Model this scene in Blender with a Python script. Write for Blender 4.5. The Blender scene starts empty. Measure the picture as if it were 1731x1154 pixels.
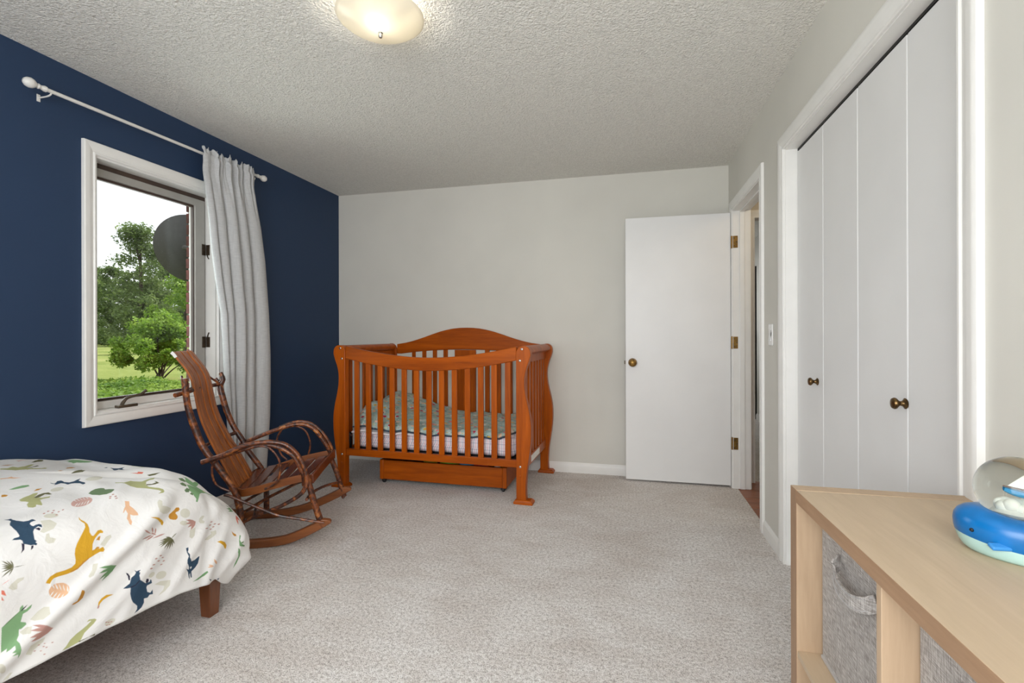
import bpy, bmesh, math, random
import numpy as np
from mathutils import Vector, Matrix, Euler

C = bpy.context.scene
PI = math.pi
random.seed(7)
rng = np.random.default_rng(11)

# ------------------------------------------------------------------ camera, world, sun, lights, exposure
cam_d = bpy.data.cameras.new('camera')
cam = bpy.data.objects.new('camera', cam_d)
C.collection.objects.link(cam)
cam_d.sensor_width = 36.0
cam_d.lens = 814.5 / 1731.0 * 36.0
cam_d.shift_y = -(577.0 - 565.5) / 1731.0
cam_d.clip_start = 0.02
cam_d.clip_end = 400
cam.matrix_world = (Matrix.Translation((0, 0, 1.141)) @ Matrix.Rotation(math.radians(13.477), 4, 'Z')
                    @ Matrix.Rotation(math.radians(90), 4, 'X') @ Matrix.Rotation(math.radians(-0.153), 4, 'Z'))
C.camera = cam

world = bpy.data.worlds.new('sky')
C.world = world
world.use_nodes = True
wn = world.node_tree
wn.nodes.clear()
w_out = wn.nodes.new('ShaderNodeOutputWorld')
w_bg = wn.nodes.new('ShaderNodeBackground')
w_tc = wn.nodes.new('ShaderNodeTexCoord')
w_noise = wn.nodes.new('ShaderNodeTexNoise')
w_noise.inputs['Scale'].default_value = 2.2
w_noise.inputs['Detail'].default_value = 5
w_ramp = wn.nodes.new('ShaderNodeValToRGB')
w_ramp.color_ramp.elements[0].position = 0.38
w_ramp.color_ramp.elements[0].color = (0.88, 0.92, 0.98, 1)
w_ramp.color_ramp.elements[1].position = 0.58
w_ramp.color_ramp.elements[1].color = (0.97, 0.98, 1.0, 1)
wn.links.new(w_tc.outputs['Generated'], w_noise.inputs['Vector'])
wn.links.new(w_noise.outputs['Fac'], w_ramp.inputs['Fac'])
wn.links.new(w_ramp.outputs['Color'], w_bg.inputs['Color'])
w_bg.inputs['Strength'].default_value = 1.3
wn.links.new(w_bg.outputs['Background'], w_out.inputs['Surface'])

def light(name, kind, loc, energy, color=(1, 1, 1), rot=None, direction=None, **kw):
    d = bpy.data.lights.new(name, kind)
    d.energy = energy
    d.color = color
    for k, v in kw.items():
        setattr(d, k, v)
    o = bpy.data.objects.new(name, d)
    o.location = loc
    if direction is not None:
        o.rotation_euler = Vector(direction).to_track_quat('-Z', 'Y').to_euler()
    C.collection.objects.link(o)
    return o

light('sun', 'SUN', (-20, 30, 30), 4.0, (1.0, 0.95, 0.86), direction=(-0.22, -0.62, -0.80), angle=math.radians(1.0))
# fill light added behind the camera; daylight of the window in the blue wall
light('rear_fill_light', 'AREA', (-0.55, -0.99, 1.45), 59.0, (0.955, 0.968, 1.0), direction=(0.0, 1, -0.03),
      shape='RECTANGLE', size=2.1, size_y=1.35)
light('window_daylight_left', 'AREA', (-2.92, 2.24, 1.42), 9.0, (0.93, 0.97, 1.0), direction=(1, 0, -0.15),
      shape='RECTANGLE', size=0.64, size_y=1.2)
light('ceiling_bulb', 'POINT', (-.936, 1.690, 2.352), 2.4, (1.0, 0.93, 0.80), shadow_soft_size=0.02)
light('hall_lamp', 'POINT', (1.40, 3.1, 2.2), 5.0, (1.0, 0.80, 0.55), shadow_soft_size=0.12)
light('far_room_fill', 'AREA', (0.95, 7.3, 1.5), 5.0, (0.95, 0.98, 1.0), direction=(0.5, -0.6, -0.25), shape='RECTANGLE', size=0.5, size_y=1.2)  # fill lamp added inside the far room, no window there

C.view_settings.view_transform = 'Standard'
C.view_settings.look = 'None'
C.view_settings.gamma = 1.0
C.view_settings.use_curve_mapping = False
C.view_settings.exposure = 0.42
C.render.film_transparent = False
cy = C.cycles
cy.max_bounces = 10
cy.diffuse_bounces = 6
cy.glossy_bounces = 4
cy.transmission_bounces = 10
cy.transparent_max_bounces = 24
cy.sample_clamp_indirect = 6.0
cy.use_denoising = True
cy.denoiser = 'OPENIMAGEDENOISE'

# ------------------------------------------------------------------ material helpers
def srgb(r, g, b):
    f = lambda c: (c / 255 / 12.92) if c / 255 <= 0.04045 else ((c / 255 + 0.055) / 1.055) ** 2.4
    return (f(r), f(g), f(b), 1.0)

class Mat:
    def __init__(s, name, color=(200, 200, 200), rough=0.6, metal=0.0, spec=0.5):
        s.m = bpy.data.materials.new(name)
        s.m.use_nodes = True
        s.t = s.m.node_tree
        s.b = s.t.nodes['Principled BSDF']
        s.out = s.t.nodes['Material Output']
        s.set('Base Color', srgb(*color)); s.set('Roughness', rough); s.set('Metallic', metal)
        s.set('Specular IOR Level', spec)
    def set(s, k, v): s.b.inputs[k].default_value = v
    def n(s, kind, **kw):
        x = s.t.nodes.new(kind)
        for k, v in kw.items():
            if k.startswith('_'): setattr(x, k[1:], v)
            else: x.inputs[k.replace('__', ' ')].default_value = v
        return x
    def l(s, a, b): s.t.links.new(a, b)
    def coords(s, which='Object', scale=(1, 1, 1), rot=(0, 0, 0)):
        tc = s.n('ShaderNodeTexCoord'); mp = s.n('ShaderNodeMapping')
        mp.inputs['Scale'].default_value = scale; mp.inputs['Rotation'].default_value = rot
        s.l(tc.outputs[which], mp.inputs['Vector'])
        return mp.outputs['Vector']
    def noise(s, vec, scale, detail=3, rough=0.55, dist=0.0):
        x = s.n('ShaderNodeTexNoise', Scale=scale, Detail=detail, Roughness=rough, Distortion=dist)
        s.l(vec, x.inputs['Vector'])
        return x.outputs['Fac']
    def voro(s, vec, scale, feature='F1', out='Distance'):
        x = s.n('ShaderNodeTexVoronoi', Scale=scale); x.feature = feature
        s.l(vec, x.inputs['Vector'])
        return x.outputs[out]
    def ramp(s, fac, stops, interp='LINEAR'):
        x = s.n('ShaderNodeValToRGB'); cr = x.color_ramp; cr.interpolation = interp
        while len(cr.elements) < len(stops): cr.elements.new(0.5)
        for e, (p, c) in zip(cr.elements, stops):
            e.position = p; e.color = srgb(*c) if max(c) > 1.01 else (*c, 1)
        s.l(fac, x.inputs['Fac'])
        return x.outputs['Color']
    def math(s, op, a, b=None):
        x = s.n('ShaderNodeMath', _operation=op)
        for i, v in enumerate((a, b)):
            if v is None: continue
            if isinstance(v, (int, float)): x.inputs[i].default_value = v
            else: s.l(v, x.inputs[i])
        return x.outputs[0]
    def mix(s, fac, a, b, blend='MIX'):
        x = s.n('ShaderNodeMix', _data_type='RGBA', _blend_type=blend)
        for k, v in (('Factor', fac), ('A', a), ('B', b)):
            sock = [i for i in x.inputs if i.name == k and (i.type == 'RGBA' or k == 'Factor')][0]
            if isinstance(v, (int, float)): sock.default_value = v
            elif isinstance(v, tuple): sock.default_value = srgb(*v)
            else: s.l(v, sock)
        return [o for o in x.outputs if o.type == 'RGBA'][0]
    def color(s, c): s.l(c, s.b.inputs['Base Color'])
    def bump(s, h, strength=0.3, dist=0.01):
        x = s.n('ShaderNodeBump', Strength=strength, Distance=dist)
        s.l(h, x.inputs['Height']); s.l(x.outputs['Normal'], s.b.inputs['Normal'])

def plain(name, color, rough=0.6, metal=0.0, spec=0.5, var=0.05, scale=9.0, bump=0.0, bscale=60.0):
    a = Mat(name, color, rough, metal, spec)
    v = a.coords('Object')
    f = a.noise(v, scale, 3)
    lo = tuple(max(2, c * (1 - var)) for c in color); hi = tuple(min(255, c * (1 + var)) for c in color)
    a.color(a.ramp(f, [(0.3, lo), (0.7, hi)]))
    if bump: a.bump(a.noise(v, bscale, 2), bump, 0.002)
    return a.m

def wood(name, dark, light, axis='Z', rough=0.4, scale=1.0, spec=0.5, bump=0.08, coat=0.0, stops=(0.3, 0.75)):
    a = Mat(name, light, rough, 0, spec)
    st = {'X': (1.2, 14, 14), 'Y': (14, 1.2, 14), 'Z': (14, 14, 1.2)}[axis]
    v = a.coords('Object', tuple(k * scale for k in st))
    f = a.noise(v, 1.0, 6, 0.6, 0.6)
    fine = a.noise(a.coords('Object', tuple(k * scale * 6 for k in st)), 1.0, 3, 0.6, 0.1)
    tot = a.math('ADD', a.math('MULTIPLY', f, 0.7), a.math('MULTIPLY', fine, 0.3))
    a.color(a.ramp(tot, [(stops[0], dark), (stops[1], light)]))
    if bump: a.bump(fine, bump, 0.002)
    if coat: a.set('Coat Weight', coat); a.set('Coat Roughness', 0.15)
    return a.m

# ------------------------------------------------------------------ materials
M = {}
def wallmat(name, col, bump=0.05):
    a = Mat(name, col, 0.6, 0, 0.3)
    v = a.coords('Object')
    a.color(a.ramp(a.noise(v, 1.3, 3), [(0.3, tuple(c * 0.975 for c in col)), (0.7, tuple(min(255, c * 1.02) for c in col))]))
    a.bump(a.noise(v, 220, 2), bump, 0.002)
    return a.m
M['blue'] = wallmat('navy_paint', (41, 60, 88), 0.06)
M['wall'] = wallmat('warm_grey_paint', (214, 212, 204))
M['trim'] = plain('white_trim_paint', (233, 232, 228), 0.35, var=0.01)
M['door'] = plain('white_door_paint', (232, 232, 231), 0.4, var=0.012, scale=2.5)
M['closet'] = plain('closet_door_paint', (226, 226, 225), 0.4, var=0.012, scale=2.5)
M['hallwall'] = wallmat('hall_paint', (205, 200, 190))

a = Mat('popcorn_ceiling', (238, 236, 229), 0.9, 0, 0.1)
v = a.coords('Object')
h1 = a.noise(v, 85, 3, 0.6, 0.5)
h2 = a.voro(v, 105)
h = a.math('ADD', h1, a.math('MULTIPLY', h2, -0.35))
a.color(a.ramp(h1, [(0.35, (228, 226, 219)), (0.62, (242, 240, 233))]))
a.bump(h, 0.85, 0.016)
M['ceiling'] = a.m

a = Mat('carpet_pile', (196, 189, 182), 1.0, 0, 0.05)
v = a.coords('Object')
n1 = a.noise(v, 210, 2, 0.7)
n2 = a.noise(v, 75, 3, 0.65)
n3 = a.noise(v, 2.1, 3, 0.5, 1.0)
n4 = a.noise(a.coords('Object', (1.0, 2.2, 1)), 5.0, 3, 0.5, 0.8)
base = a.ramp(a.math('ADD', a.math('MULTIPLY', n1, 0.55), a.math('MULTIPLY', n2, 0.45)),
              [(0.38, (174, 168, 163)), (0.5, (231, 226, 222)), (0.61, (254, 252, 250))])
patch = a.ramp(a.math('ADD', a.math('MULTIPLY', n3, 0.6), a.math('MULTIPLY', n4, 0.4)), [(0.36, (238, 234, 231)), (0.6, (255, 255, 255))])
a.color(a.mix(1.0, base, patch, 'MULTIPLY'))
a.bump(a.math('ADD', n1, a.math('MULTIPLY', n2, 0.9)), 0.7, 0.008)
M['carpet'] = a.m

M['crib'] = wood('cherry_stained_wood_upright', (136, 58, 4), (200, 98, 8), 'Z', 0.36, coat=0.05, spec=0.2)
M['cribx'] = wood('cherry_stained_wood_long', (132, 56, 4), (196, 96, 8), 'X', 0.36, coat=0.05, spec=0.2)
M['hick'] = wood('bent_hickory_slat', (116, 58, 18), (196, 114, 46), 'Z', 0.3, coat=0.35)
M['hickx'] = wood('bent_hickory_band', (100, 50, 20), (164, 98, 48), 'X', 0.3, coat=0.35)
M['seatw'] = wood('dark_seat_wood', (74, 34, 18), (120, 62, 38), 'Y', 0.25, coat=0.4)
M['oak'] = wood('light_oak_laminate', (182, 160, 132), (206, 184, 156), 'Y', 0.5, 1.6, bump=0.03, stops=(0.25, 0.8))
M['oakz'] = wood('light_oak_laminate_upright', (172, 146, 118), (200, 174, 144), 'Z', 0.5, 1.6, bump=0.03, stops=(0.25, 0.8))
M['oakedge'] = wood('oak_edge_band', (146, 114, 86), (176, 142, 110), 'Y', 0.5, 2.2, bump=0.03)
M['oakedgez'] = wood('oak_edge_band_upright', (142, 112, 86), (170, 138, 108), 'Z', 0.5, 2.2, bump=0.03)
M['bedwood'] = wood('bed_leg_wood', (92, 48, 22), (132, 76, 38), 'Z', 0.3, 1.5, coat=0.4)
M['plank'] = wood('hall_oak_plank', (120, 68, 42), (172, 108, 72), 'X', 0.35, 1.0)

a = Mat('hickory_bark', (90, 50, 25), 0.42)
v = a.coords('Object', (26, 26, 26))
f = a.noise(v, 1.0, 5, 0.65, 0.9)
a.color(a.ramp(f, [(0.30, (26, 13, 9)), (0.46, (66, 30, 15)), (0.58, (128, 66, 28)), (0.72, (196, 128, 62))]))
a.bump(a.noise(v, 3.0, 3), 0.45, 0.004)
a.set('Coat Weight', 0.3); a.set('Coat Roughness', 0.2)
M['bark'] = a.m

M['brass'] = plain('antique_brass', (150, 116, 62), 0.35, 0.9, var=0.15, scale=60)
M['bronze'] = plain('aged_bronze_knob', (104, 82, 52), 0.3, 0.9, var=0.2, scale=80)
M['hinge'] = plain('dark_bronze', (58, 46, 34), 0.5, 0.5, var=0.2, scale=60)
M['hook'] = plain('operator_bronze', (92, 82, 68), 0.45, 0.5, var=0.15, scale=40)
M['chrome'] = plain('nickel_screw', (200, 198, 192), 0.25, 1.0, var=0.03)
M['rod'] = plain('white_rod_paint', (222, 220, 214), 0.4, var=0.02)
M['black'] = plain('black_plastic', (22, 22, 23), 0.5, var=0.1)
M['gasket'] = plain('brown_gasket', (66, 52, 44), 0.6, var=0.1)
M['sash_shaded'] = plain('shaded_grey_sash', (158, 155, 149), 0.45, var=0.03)  # grey paints the shade of the deep opening onto the sash
M['vinyl'] = plain('white_window_vinyl', (226, 225, 221), 0.4, var=0.01)
M['plastic'] = plain('white_switch_plastic', (236, 236, 234), 0.3, var=0.01)
M['paper'] = plain('white_paper_label', (236, 234, 230), 0.7, var=0.04, scale=120)
M['silver'] = plain('silver_bin_trim', (196, 196, 196), 0.4, 0.3, var=0.05)

a = Mat('pane_glass', (255, 255, 255), 0.0)
a.t.nodes.remove(a.b)
tr = a.n('ShaderNodeBsdfTransparent'); tr.inputs['Color'].default_value = (0.93, 0.95, 0.94, 1)
gl = a.n('ShaderNodeBsdfGlossy'); gl.inputs['Roughness'].default_value = 0.02
mx = a.n('ShaderNodeMixShader'); fr = a.n('ShaderNodeFresnel', IOR=1.25)
a.l(fr.outputs[0], mx.inputs[0]); a.l(tr.outputs[0], mx.inputs[1]); a.l(gl.outputs[0], mx.inputs[2])
a.l(mx.outputs[0], a.out.inputs['Surface'])
M['glass'] = a.m

a = Mat('globe_glass', (255, 255, 255), 0.0)
a.set('Transmission Weight', 1.0); a.set('IOR', 1.33); a.set('Base Color', (0.93, 0.96, 0.93, 1))
M['globe'] = a.m

a = Mat('frosted_bowl_glass', (250, 246, 236), 0.35)
a.t.nodes.remove(a.b)
tl = a.n('ShaderNodeBsdfTranslucent'); tl.inputs['Color'].default_value = (0.92, 0.88, 0.78, 1)
df = a.n('ShaderNodeBsdfDiffuse'); df.inputs['Color'].default_value = (0.86, 0.84, 0.78, 1)
tp = a.n('ShaderNodeBsdfTransparent')
gs = a.n('ShaderNodeBsdfGlossy'); gs.inputs['Roughness'].default_value = 0.15
m1 = a.n('ShaderNodeMixShader'); m1.inputs[0].default_value = 0.45
m2 = a.n('ShaderNodeMixShader'); m2.inputs[0].default_value = 0.06
a.l(tl.outputs[0], m1.inputs[1]); a.l(df.outputs[0], m1.inputs[2])
a.l(m1.outputs[0], m2.inputs[1]); a.l(gs.outputs[0], m2.inputs[2])
a.l(m2.outputs[0], a.out.inputs['Surface'])
M['bowl'] = a.m
a = Mat('lit_bulb', (255, 250, 240), 0.5)
a.set('Emission Color', (1.0, 0.93, 0.80, 1)); a.set('Emission Strength', 40.0)
M['bulb'] = a.m

a = Mat('curtain_linen', (186, 187, 188), 0.85, 0, 0.2)
v = a.coords('Object', (1, 1, 1))
w1 = a.noise(a.coords('Object', (30, 30, 420)), 1.0, 2)
w2 = a.noise(a.coords('Object', (260, 260, 12)), 1.0, 2)
ws = a.math('ADD', a.math('MULTIPLY', w1, 0.6), a.math('MULTIPLY', w2, 0.4))
a.color(a.ramp(ws, [(0.35, (178, 179, 180)), (0.65, (197, 198, 198))]))
a.bump(ws, 0.25, 0.002)
M['curtain'] = a.m

a = Mat('bin_weave', (150, 145, 140), 0.8, 0, 0.2)
u1 = a.noise(a.coords('Object', (40, 40, 520)), 1.0, 3, 0.6)
u2 = a.noise(a.coords('Object', (520, 520, 40)), 1.0, 3, 0.6)
us = a.math('ADD', a.math('MULTIPLY', u1, 0.5), a.math('MULTIPLY', u2, 0.5))
a.color(a.ramp(us, [(0.36, (122, 116, 111)), (0.5, (166, 161, 156)), (0.64, (210, 206, 202))]))
a.bump(us, 0.3, 0.002)
M['bin'] = a.m

def stripes(m, coord, freq, stops):
    fr = m.math('FRACT', m.math('MULTIPLY', coord, freq))
    return m.ramp(fr, stops, 'CONSTANT')
a = Mat('plaid_sheet', (235, 228, 234), 0.9, 0, 0.15)
tc = a.n('ShaderNodeTexCoord'); sp = a.n('ShaderNodeSeparateXYZ'); a.l(tc.outputs['UV'], sp.inputs[0])
wob = a.noise(tc.outputs['UV'], 6.0, 2)
uu = a.math('ADD', sp.outputs[0], a.math('MULTIPLY', wob, 0.03))
vv = sp.outputs[1]
W = (255, 255, 255)
sv = stripes(a, uu, 1 / 0.062, [(0.0, (138, 150, 176)), (0.05, W), (0.24, (238, 200, 210)), (0.30, W), (0.5, (202, 208, 222)), (0.56, W), (0.74, (236, 196, 208)), (0.80, W)])
sh = stripes(a, vv, 1 / 0.045, [(0.0, (176, 182, 204)), (0.06, W), (0.4, (246, 226, 232)), (0.46, W)])
a.color(a.mix(1.0, a.mix(1.0, sv, sh, 'MULTIPLY'), (238, 231, 236), 'MULTIPLY'))
M['plaid'] = a.m

a = Mat('floral_quilt', (150, 176, 172), 0.9, 0, 0.15)
tc = a.n('ShaderNodeTexCoord')
def flowers(scale, size, stops, base, seedshift):
    mp = a.n('ShaderNodeMapping'); mp.inputs['Location'].default_value = (seedshift, seedshift * 1.7, 0)
    a.l(tc.outputs['UV'], mp.inputs['Vector'])
    vz = a.n('ShaderNodeTexVoronoi', Scale=scale); a.l(mp.outputs['Vector'], vz.inputs['Vector'])
    vz.voronoi_dimensions = '2D'
    sep = a.n('ShaderNodeSeparateColor'); a.l(vz.outputs['Color'], sep.inputs[0])
    col = a.ramp(sep.outputs[0], stops, 'CONSTANT')
    nz = a.noise(tc.outputs['UV'], scale * 3.0, 2)
    edge = a.math('LESS_THAN', a.math('ADD', vz.outputs['Distance'], a.math('MULTIPLY', nz, 0.35)), size)
    return a.mix(edge, base, col)
teal = a.ramp(a.noise(tc.outputs['UV'], 18, 3), [(0.35, (150, 180, 176)), (0.65, (192, 212, 206))])
c1 = flowers(19, 0.44, [(0, (208, 222, 214)), (0.3, (190, 206, 200)), (0.5, (224, 190, 160)), (0.72, (200, 214, 190)), (0.88, (232, 206, 190))], teal, 0.3)
c2 = flowers(12, 0.32, [(0, (188, 58, 88)), (0.2, (236, 232, 226)), (0.42, (220, 178, 82)), (0.6, (96, 120, 130)), (0.75, (222, 140, 150)), (0.88, (240, 236, 228))], c1, 3.1)
c3 = flowers(24, 0.26, [(0, (60, 62, 78)), (0.3, (236, 234, 228)), (0.55, (200, 70, 90)), (0.75, (226, 190, 96))], c2, 7.7)
a.color(c3)
M['quilt'] = a.m
M['lining'] = plain('white_quilt_lining', (226, 222, 226), 0.9, var=0.02)
M['binding'] = plain('navy_binding', (58, 74, 92), 0.8, var=0.1)

M['whale'] = plain('glossy_blue_resin', (4, 104, 170), 0.28, var=0.12, scale=14)
M['mint'] = plain('mint_resin', (178, 212, 204), 0.35, var=0.03)
M['fin'] = plain('light_blue_resin', (58, 138, 206), 0.3, var=0.05)
M['sail'] = plain('white_sail_resin', (236, 238, 228), 0.6, var=0.03)
M['hull'] = plain('toy_boat_blue', (62, 150, 200), 0.4, var=0.06)
M['mast'] = plain('toy_boat_mast_brown', (120, 98, 86), 0.5, var=0.08)

# outdoors
a = Mat('lawn_grass', (60, 80, 30), 1.0, 0, 0.0)
v = a.coords('Object')
g1 = a.noise(v, 0.25, 4, 0.6); g2 = a.noise(v, 9.0, 3)
a.color(a.ramp(a.math('ADD', a.math('MULTIPLY', g1, 0.65), a.math('MULTIPLY', g2, 0.35)), [(0.35, (100, 116, 62)), (0.55, (132, 140, 84)), (0.68, (150, 148, 100))]))
M['lawn'] = a.m
def leafmat(name, dark, mid, hi, scale, transl=0.35):
    a = Mat(name, mid, 0.55, 0, 0.3)
    g = a.n('ShaderNodeObjectInfo')
    v = a.coords('Object')
    f = a.noise(v, scale, 3)
    col = a.ramp(f, [(0.3, dark), (0.5, mid), (0.72, hi)])
    a.color(col)
    tlx = a.n('ShaderNodeBsdfTranslucent'); a.l(col, tlx.inputs['Color'])
    mxx = a.n('ShaderNodeMixShader'); mxx.inputs[0].default_value = transl
    a.l(a.b.outputs[0], mxx.inputs[1]); a.l(tlx.outputs[0], mxx.inputs[2])
    a.l(mxx.outputs[0], a.out.inputs['Surface'])
    return a.m
M['leaf_far'] = leafmat('tree_leaves', (68, 84, 50), (102, 122, 68), (140, 156, 94), 0.5, 0.45)
M['leaf_bush'] = leafmat('bush_leaves', (78, 112, 34), (124, 156, 56), (172, 194, 96), 2.6, 0.5)
M['leaf_weed'] = leafmat('weed_leaves', (84, 118, 44), (122, 152, 62), (160, 182, 92), 0.9, 0.45)
M['trunk'] = plain('tree_bark', (62, 52, 42), 0.9, var=0.2, scale=4)
M['dish'] = plain('grey_dish_metal', (64, 62, 60), 0.6, 0.2, var=0.08, scale=30)
M['brick'] = plain('red_brick', (88, 48, 43), 0.9, var=0.25, scale=22, bump=0.4)
M['mortar'] = plain('brick_mortar', (150, 142, 134), 0.95, var=0.08)
M['toy_green'] = plain('green_toy_plastic', (120, 170, 40), 0.4); M['toy_red'] = plain('red_toy_plastic', (170, 30, 30), 0.4)
M['toy_blue'] = plain('sky_blue_toy_plastic', (60, 150, 200), 0.4); M['toy_yellow'] = plain('yellow_toy_plastic', (216, 190, 50), 0.4)
M['toy_white'] = plain('white_toy_plastic', (222, 220, 214), 0.4); M['toy_teal'] = plain('teal_toy_plastic', (30, 100, 120), 0.4)

# ------------------------------------------------------------------ mesh helpers
class MB:
    def __init__(s): s.v = []; s.f = []; s.uv = None
    def add(s, vs, fs):
        o = len(s.v); s.v += [tuple(p) for p in vs]; s.f += [tuple(i + o for i in f) for f in fs]; return s
    def box(s, x0, x1, y0, y1, z0, z1, mat=None):
        vs = [(x0, y0, z0), (x1, y0, z0), (x1, y1, z0), (x0, y1, z0), (x0, y0, z1), (x1, y0, z1), (x1, y1, z1), (x0, y1, z1)]
        if mat is not None: vs = [tuple(mat @ Vector(p)) for p in vs]
        return s.add(vs, [(0, 3, 2, 1), (4, 5, 6, 7), (0, 1, 5, 4), (1, 2, 6, 5), (2, 3, 7, 6), (3, 0, 4, 7)])
    def tube(s, pts, r, n=8, caps=True, smooth=3):
        P = spline(pts, smooth) if smooth > 1 and len(pts) > 2 else [Vector(p) for p in pts]
        N = len(P); R = [r] * N if isinstance(r, (int, float)) else [float(np.interp(i / (N - 1), np.linspace(0, 1, len(r)), r)) for i in range(N)]
        up = None; vs = []; fs = []
        for i, p in enumerate(P):
            t = (P[min(i + 1, N - 1)] - P[max(i - 1, 0)]).normalized()
            if up is None:
                up = Vector((0, 0, 1)) if abs(t.z) < 0.9 else Vector((1, 0, 0))
            up = (up - t * up.dot(t)).normalized(); b = t.cross(up)
            for k in range(n):
                an = 2 * PI * k / n
                vs.append(p + (up * math.cos(an) + b * math.sin(an)) * R[i])
        for i in range(N - 1):
            for k in range(n):
                fs.append((i * n + k, i * n + (k + 1) % n, (i + 1) * n + (k + 1) % n, (i + 1) * n + k))
        if caps: fs += [tuple(range(n - 1, -1, -1)), tuple(range((N - 1) * n, N * n))]
        return s.add(vs, fs)
    def ribbon(s, pts, side, w, th, smooth=4):
        # a flat strip following pts; side = unit vector of the strip's width
        P = spline(pts, smooth) if smooth > 1 and len(pts) > 2 else [Vector(p) for p in pts]
        N = len(P); vs = []; fs = []
        for i, p in enumerate(P):
            t = (P[min(i + 1, N - 1)] - P[max(i - 1, 0)]).normalized()
            sd = side(i / (N - 1)) if callable(side) else Vector(side)
            sd = (sd - t * sd.dot(t)).normalized(); nn = t.cross(sd)
            ww = w(i / (N - 1)) if callable(w) else w
            for a_, b_ in ((-1, -1), (1, -1), (1, 1), (-1, 1)):
                vs.append(p + sd * (a_ * ww / 2) + nn * (b_ * th / 2))
        for i in range(N - 1):
            for k in range(4): fs.append((i * 4 + k, i * 4 + (k + 1) % 4, i * 4 + 4 + (k + 1) % 4, i * 4 + 4 + k))
        fs += [(3, 2, 1, 0), tuple((N - 1) * 4 + k for k in range(4))]
        return s.add(vs, fs)
    def lathe(s, prof, n=24, mat=None):
        vs = []; fs = []
        for r, z in prof:
            for k in range(n):
                an = 2 * PI * k / n
                p = Vector((r * math.cos(an), r * math.sin(an), z)); vs.append(tuple(mat @ p) if mat else tuple(p))
        L = len(prof)
        for i in range(L - 1):
            for k in range(n): fs.append((i * n + k, i * n + (k + 1) % n, (i + 1) * n + (k + 1) % n, (i + 1) * n + k))
        if prof[0][0] > 1e-5: fs.append(tuple(range(n - 1, -1, -1)))
        if prof[-1][0] > 1e-5: fs.append(tuple(range((L - 1) * n, L * n)))
        return s.add(vs, fs)
    def prism(s, poly, axis, a0, a1):
        # 2-D polygon extruded along axis; poly in the other two axes (x,z) for Y, (x,y) for Z, (y,z) for X
        def p3(p, a): return {'Y': (p[0], a, p[1]), 'Z': (p[0], p[1], a), 'X': (a, p[0], p[1])}[axis]
        n = len(poly); vs = [p3(p, a0) for p in poly] + [p3(p, a1) for p in poly]
        fs = [tuple(range(n)), tuple(range(2 * n - 1, n - 1, -1))] + [(i, i + n, (i + 1) % n + n, (i + 1) % n) for i in range(n)]
        return s.add(vs, fs)
    def sweep_profile(s, prof, path_fn, stations):
        # prof: list of (a,b); path_fn(t,(a,b)) -> xyz ; open ended strip, capped
        n = len(prof); vs = []; fs = []
        for t in stations: vs += [path_fn(t, q) for q in prof]
        for i in range(len(stations) - 1):
            for k in range(n): fs.append((i * n + k, i * n + (k + 1) % n, (i + 1) * n + (k + 1) % n, (i + 1) * n + k))
        fs += [tuple(range(n - 1, -1, -1)), tuple((len(stations) - 1) * n + k for k in range(n))]
        return s.add(vs, fs)
    def grid(s, P):
        nu, nv = len(P), len(P[0])
        vs = [p for row in P for p in row]
        return s.add(vs, [(i * nv + j, (i + 1) * nv + j, (i + 1) * nv + j + 1, i * nv + j + 1) for i in range(nu - 1) for j in range(nv - 1)])
    def build(s, name, mat, parent=None, bevel=0.0, smooth=40, bseg=2, loc=None):
        me = bpy.data.meshes.new(name)
        me.from_pydata([tuple(p) for p in s.v], [], s.f)
        bm = bmesh.new(); bm.from_mesh(me)
        bmesh.ops.recalc_face_normals(bm, faces=bm.faces)
        bm.to_mesh(me); bm.free()
        me.materials.append(M[mat] if isinstance(mat, str) else mat)
        o = bpy.data.objects.new(name, me)
        C.collection.objects.link(o)
        if parent is not None: o.parent = parent
        if loc: o.location = loc
        if smooth:
            me.polygons.foreach_set('use_smooth', [True] * len(me.polygons))
            me.set_sharp_from_angle(angle=math.radians(smooth))
        if bevel:
            b = o.modifiers.new('edge', 'BEVEL'); b.width = bevel; b.segments = bseg; b.limit_method = 'ANGLE'; b.angle_limit = math.radians(50)
            b.harden_normals = False
        return o

def spline(pts, k=4):
    P = [Vector(p) for p in pts]
    if len(P) < 3 or k < 2: return P
    out = []
    for i in range(len(P) - 1):
        p0 = P[max(i - 1, 0)]; p1 = P[i]; p2 = P[i + 1]; p3 = P[min(i + 2, len(P) - 1)]
        for j in range(k):
            t = j / k
            out.append(0.5 * ((2 * p1) + (p2 - p0) * t + (2 * p0 - 5 * p1 + 4 * p2 - p3) * t * t + (3 * p1 - p0 - 3 * p2 + p3) * t ** 3))
    out.append(P[-1])
    return out

def empty(name, loc=(0, 0, 0), rz=0.0):
    o = bpy.data.objects.new(name, None); o.location = loc; o.rotation_euler = (0, 0, rz); o.empty_display_size = 0.1
    C.collection.objects.link(o); return o
def tag(o, label, cat, group=None):
    o['label'] = label; o['category'] = cat
    if group: o['group'] = group
    return o
def structure(o, label=None, cat=None):
    o['kind'] = 'structure'
    if label: o['label'] = label
    if cat: o['category'] = cat
    return o

# ------------------------------------------------------------------ room shell
XL, XR, YB, YR, CH = -2.62, 0.76, 4.0, -1.0, 2.44

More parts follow.
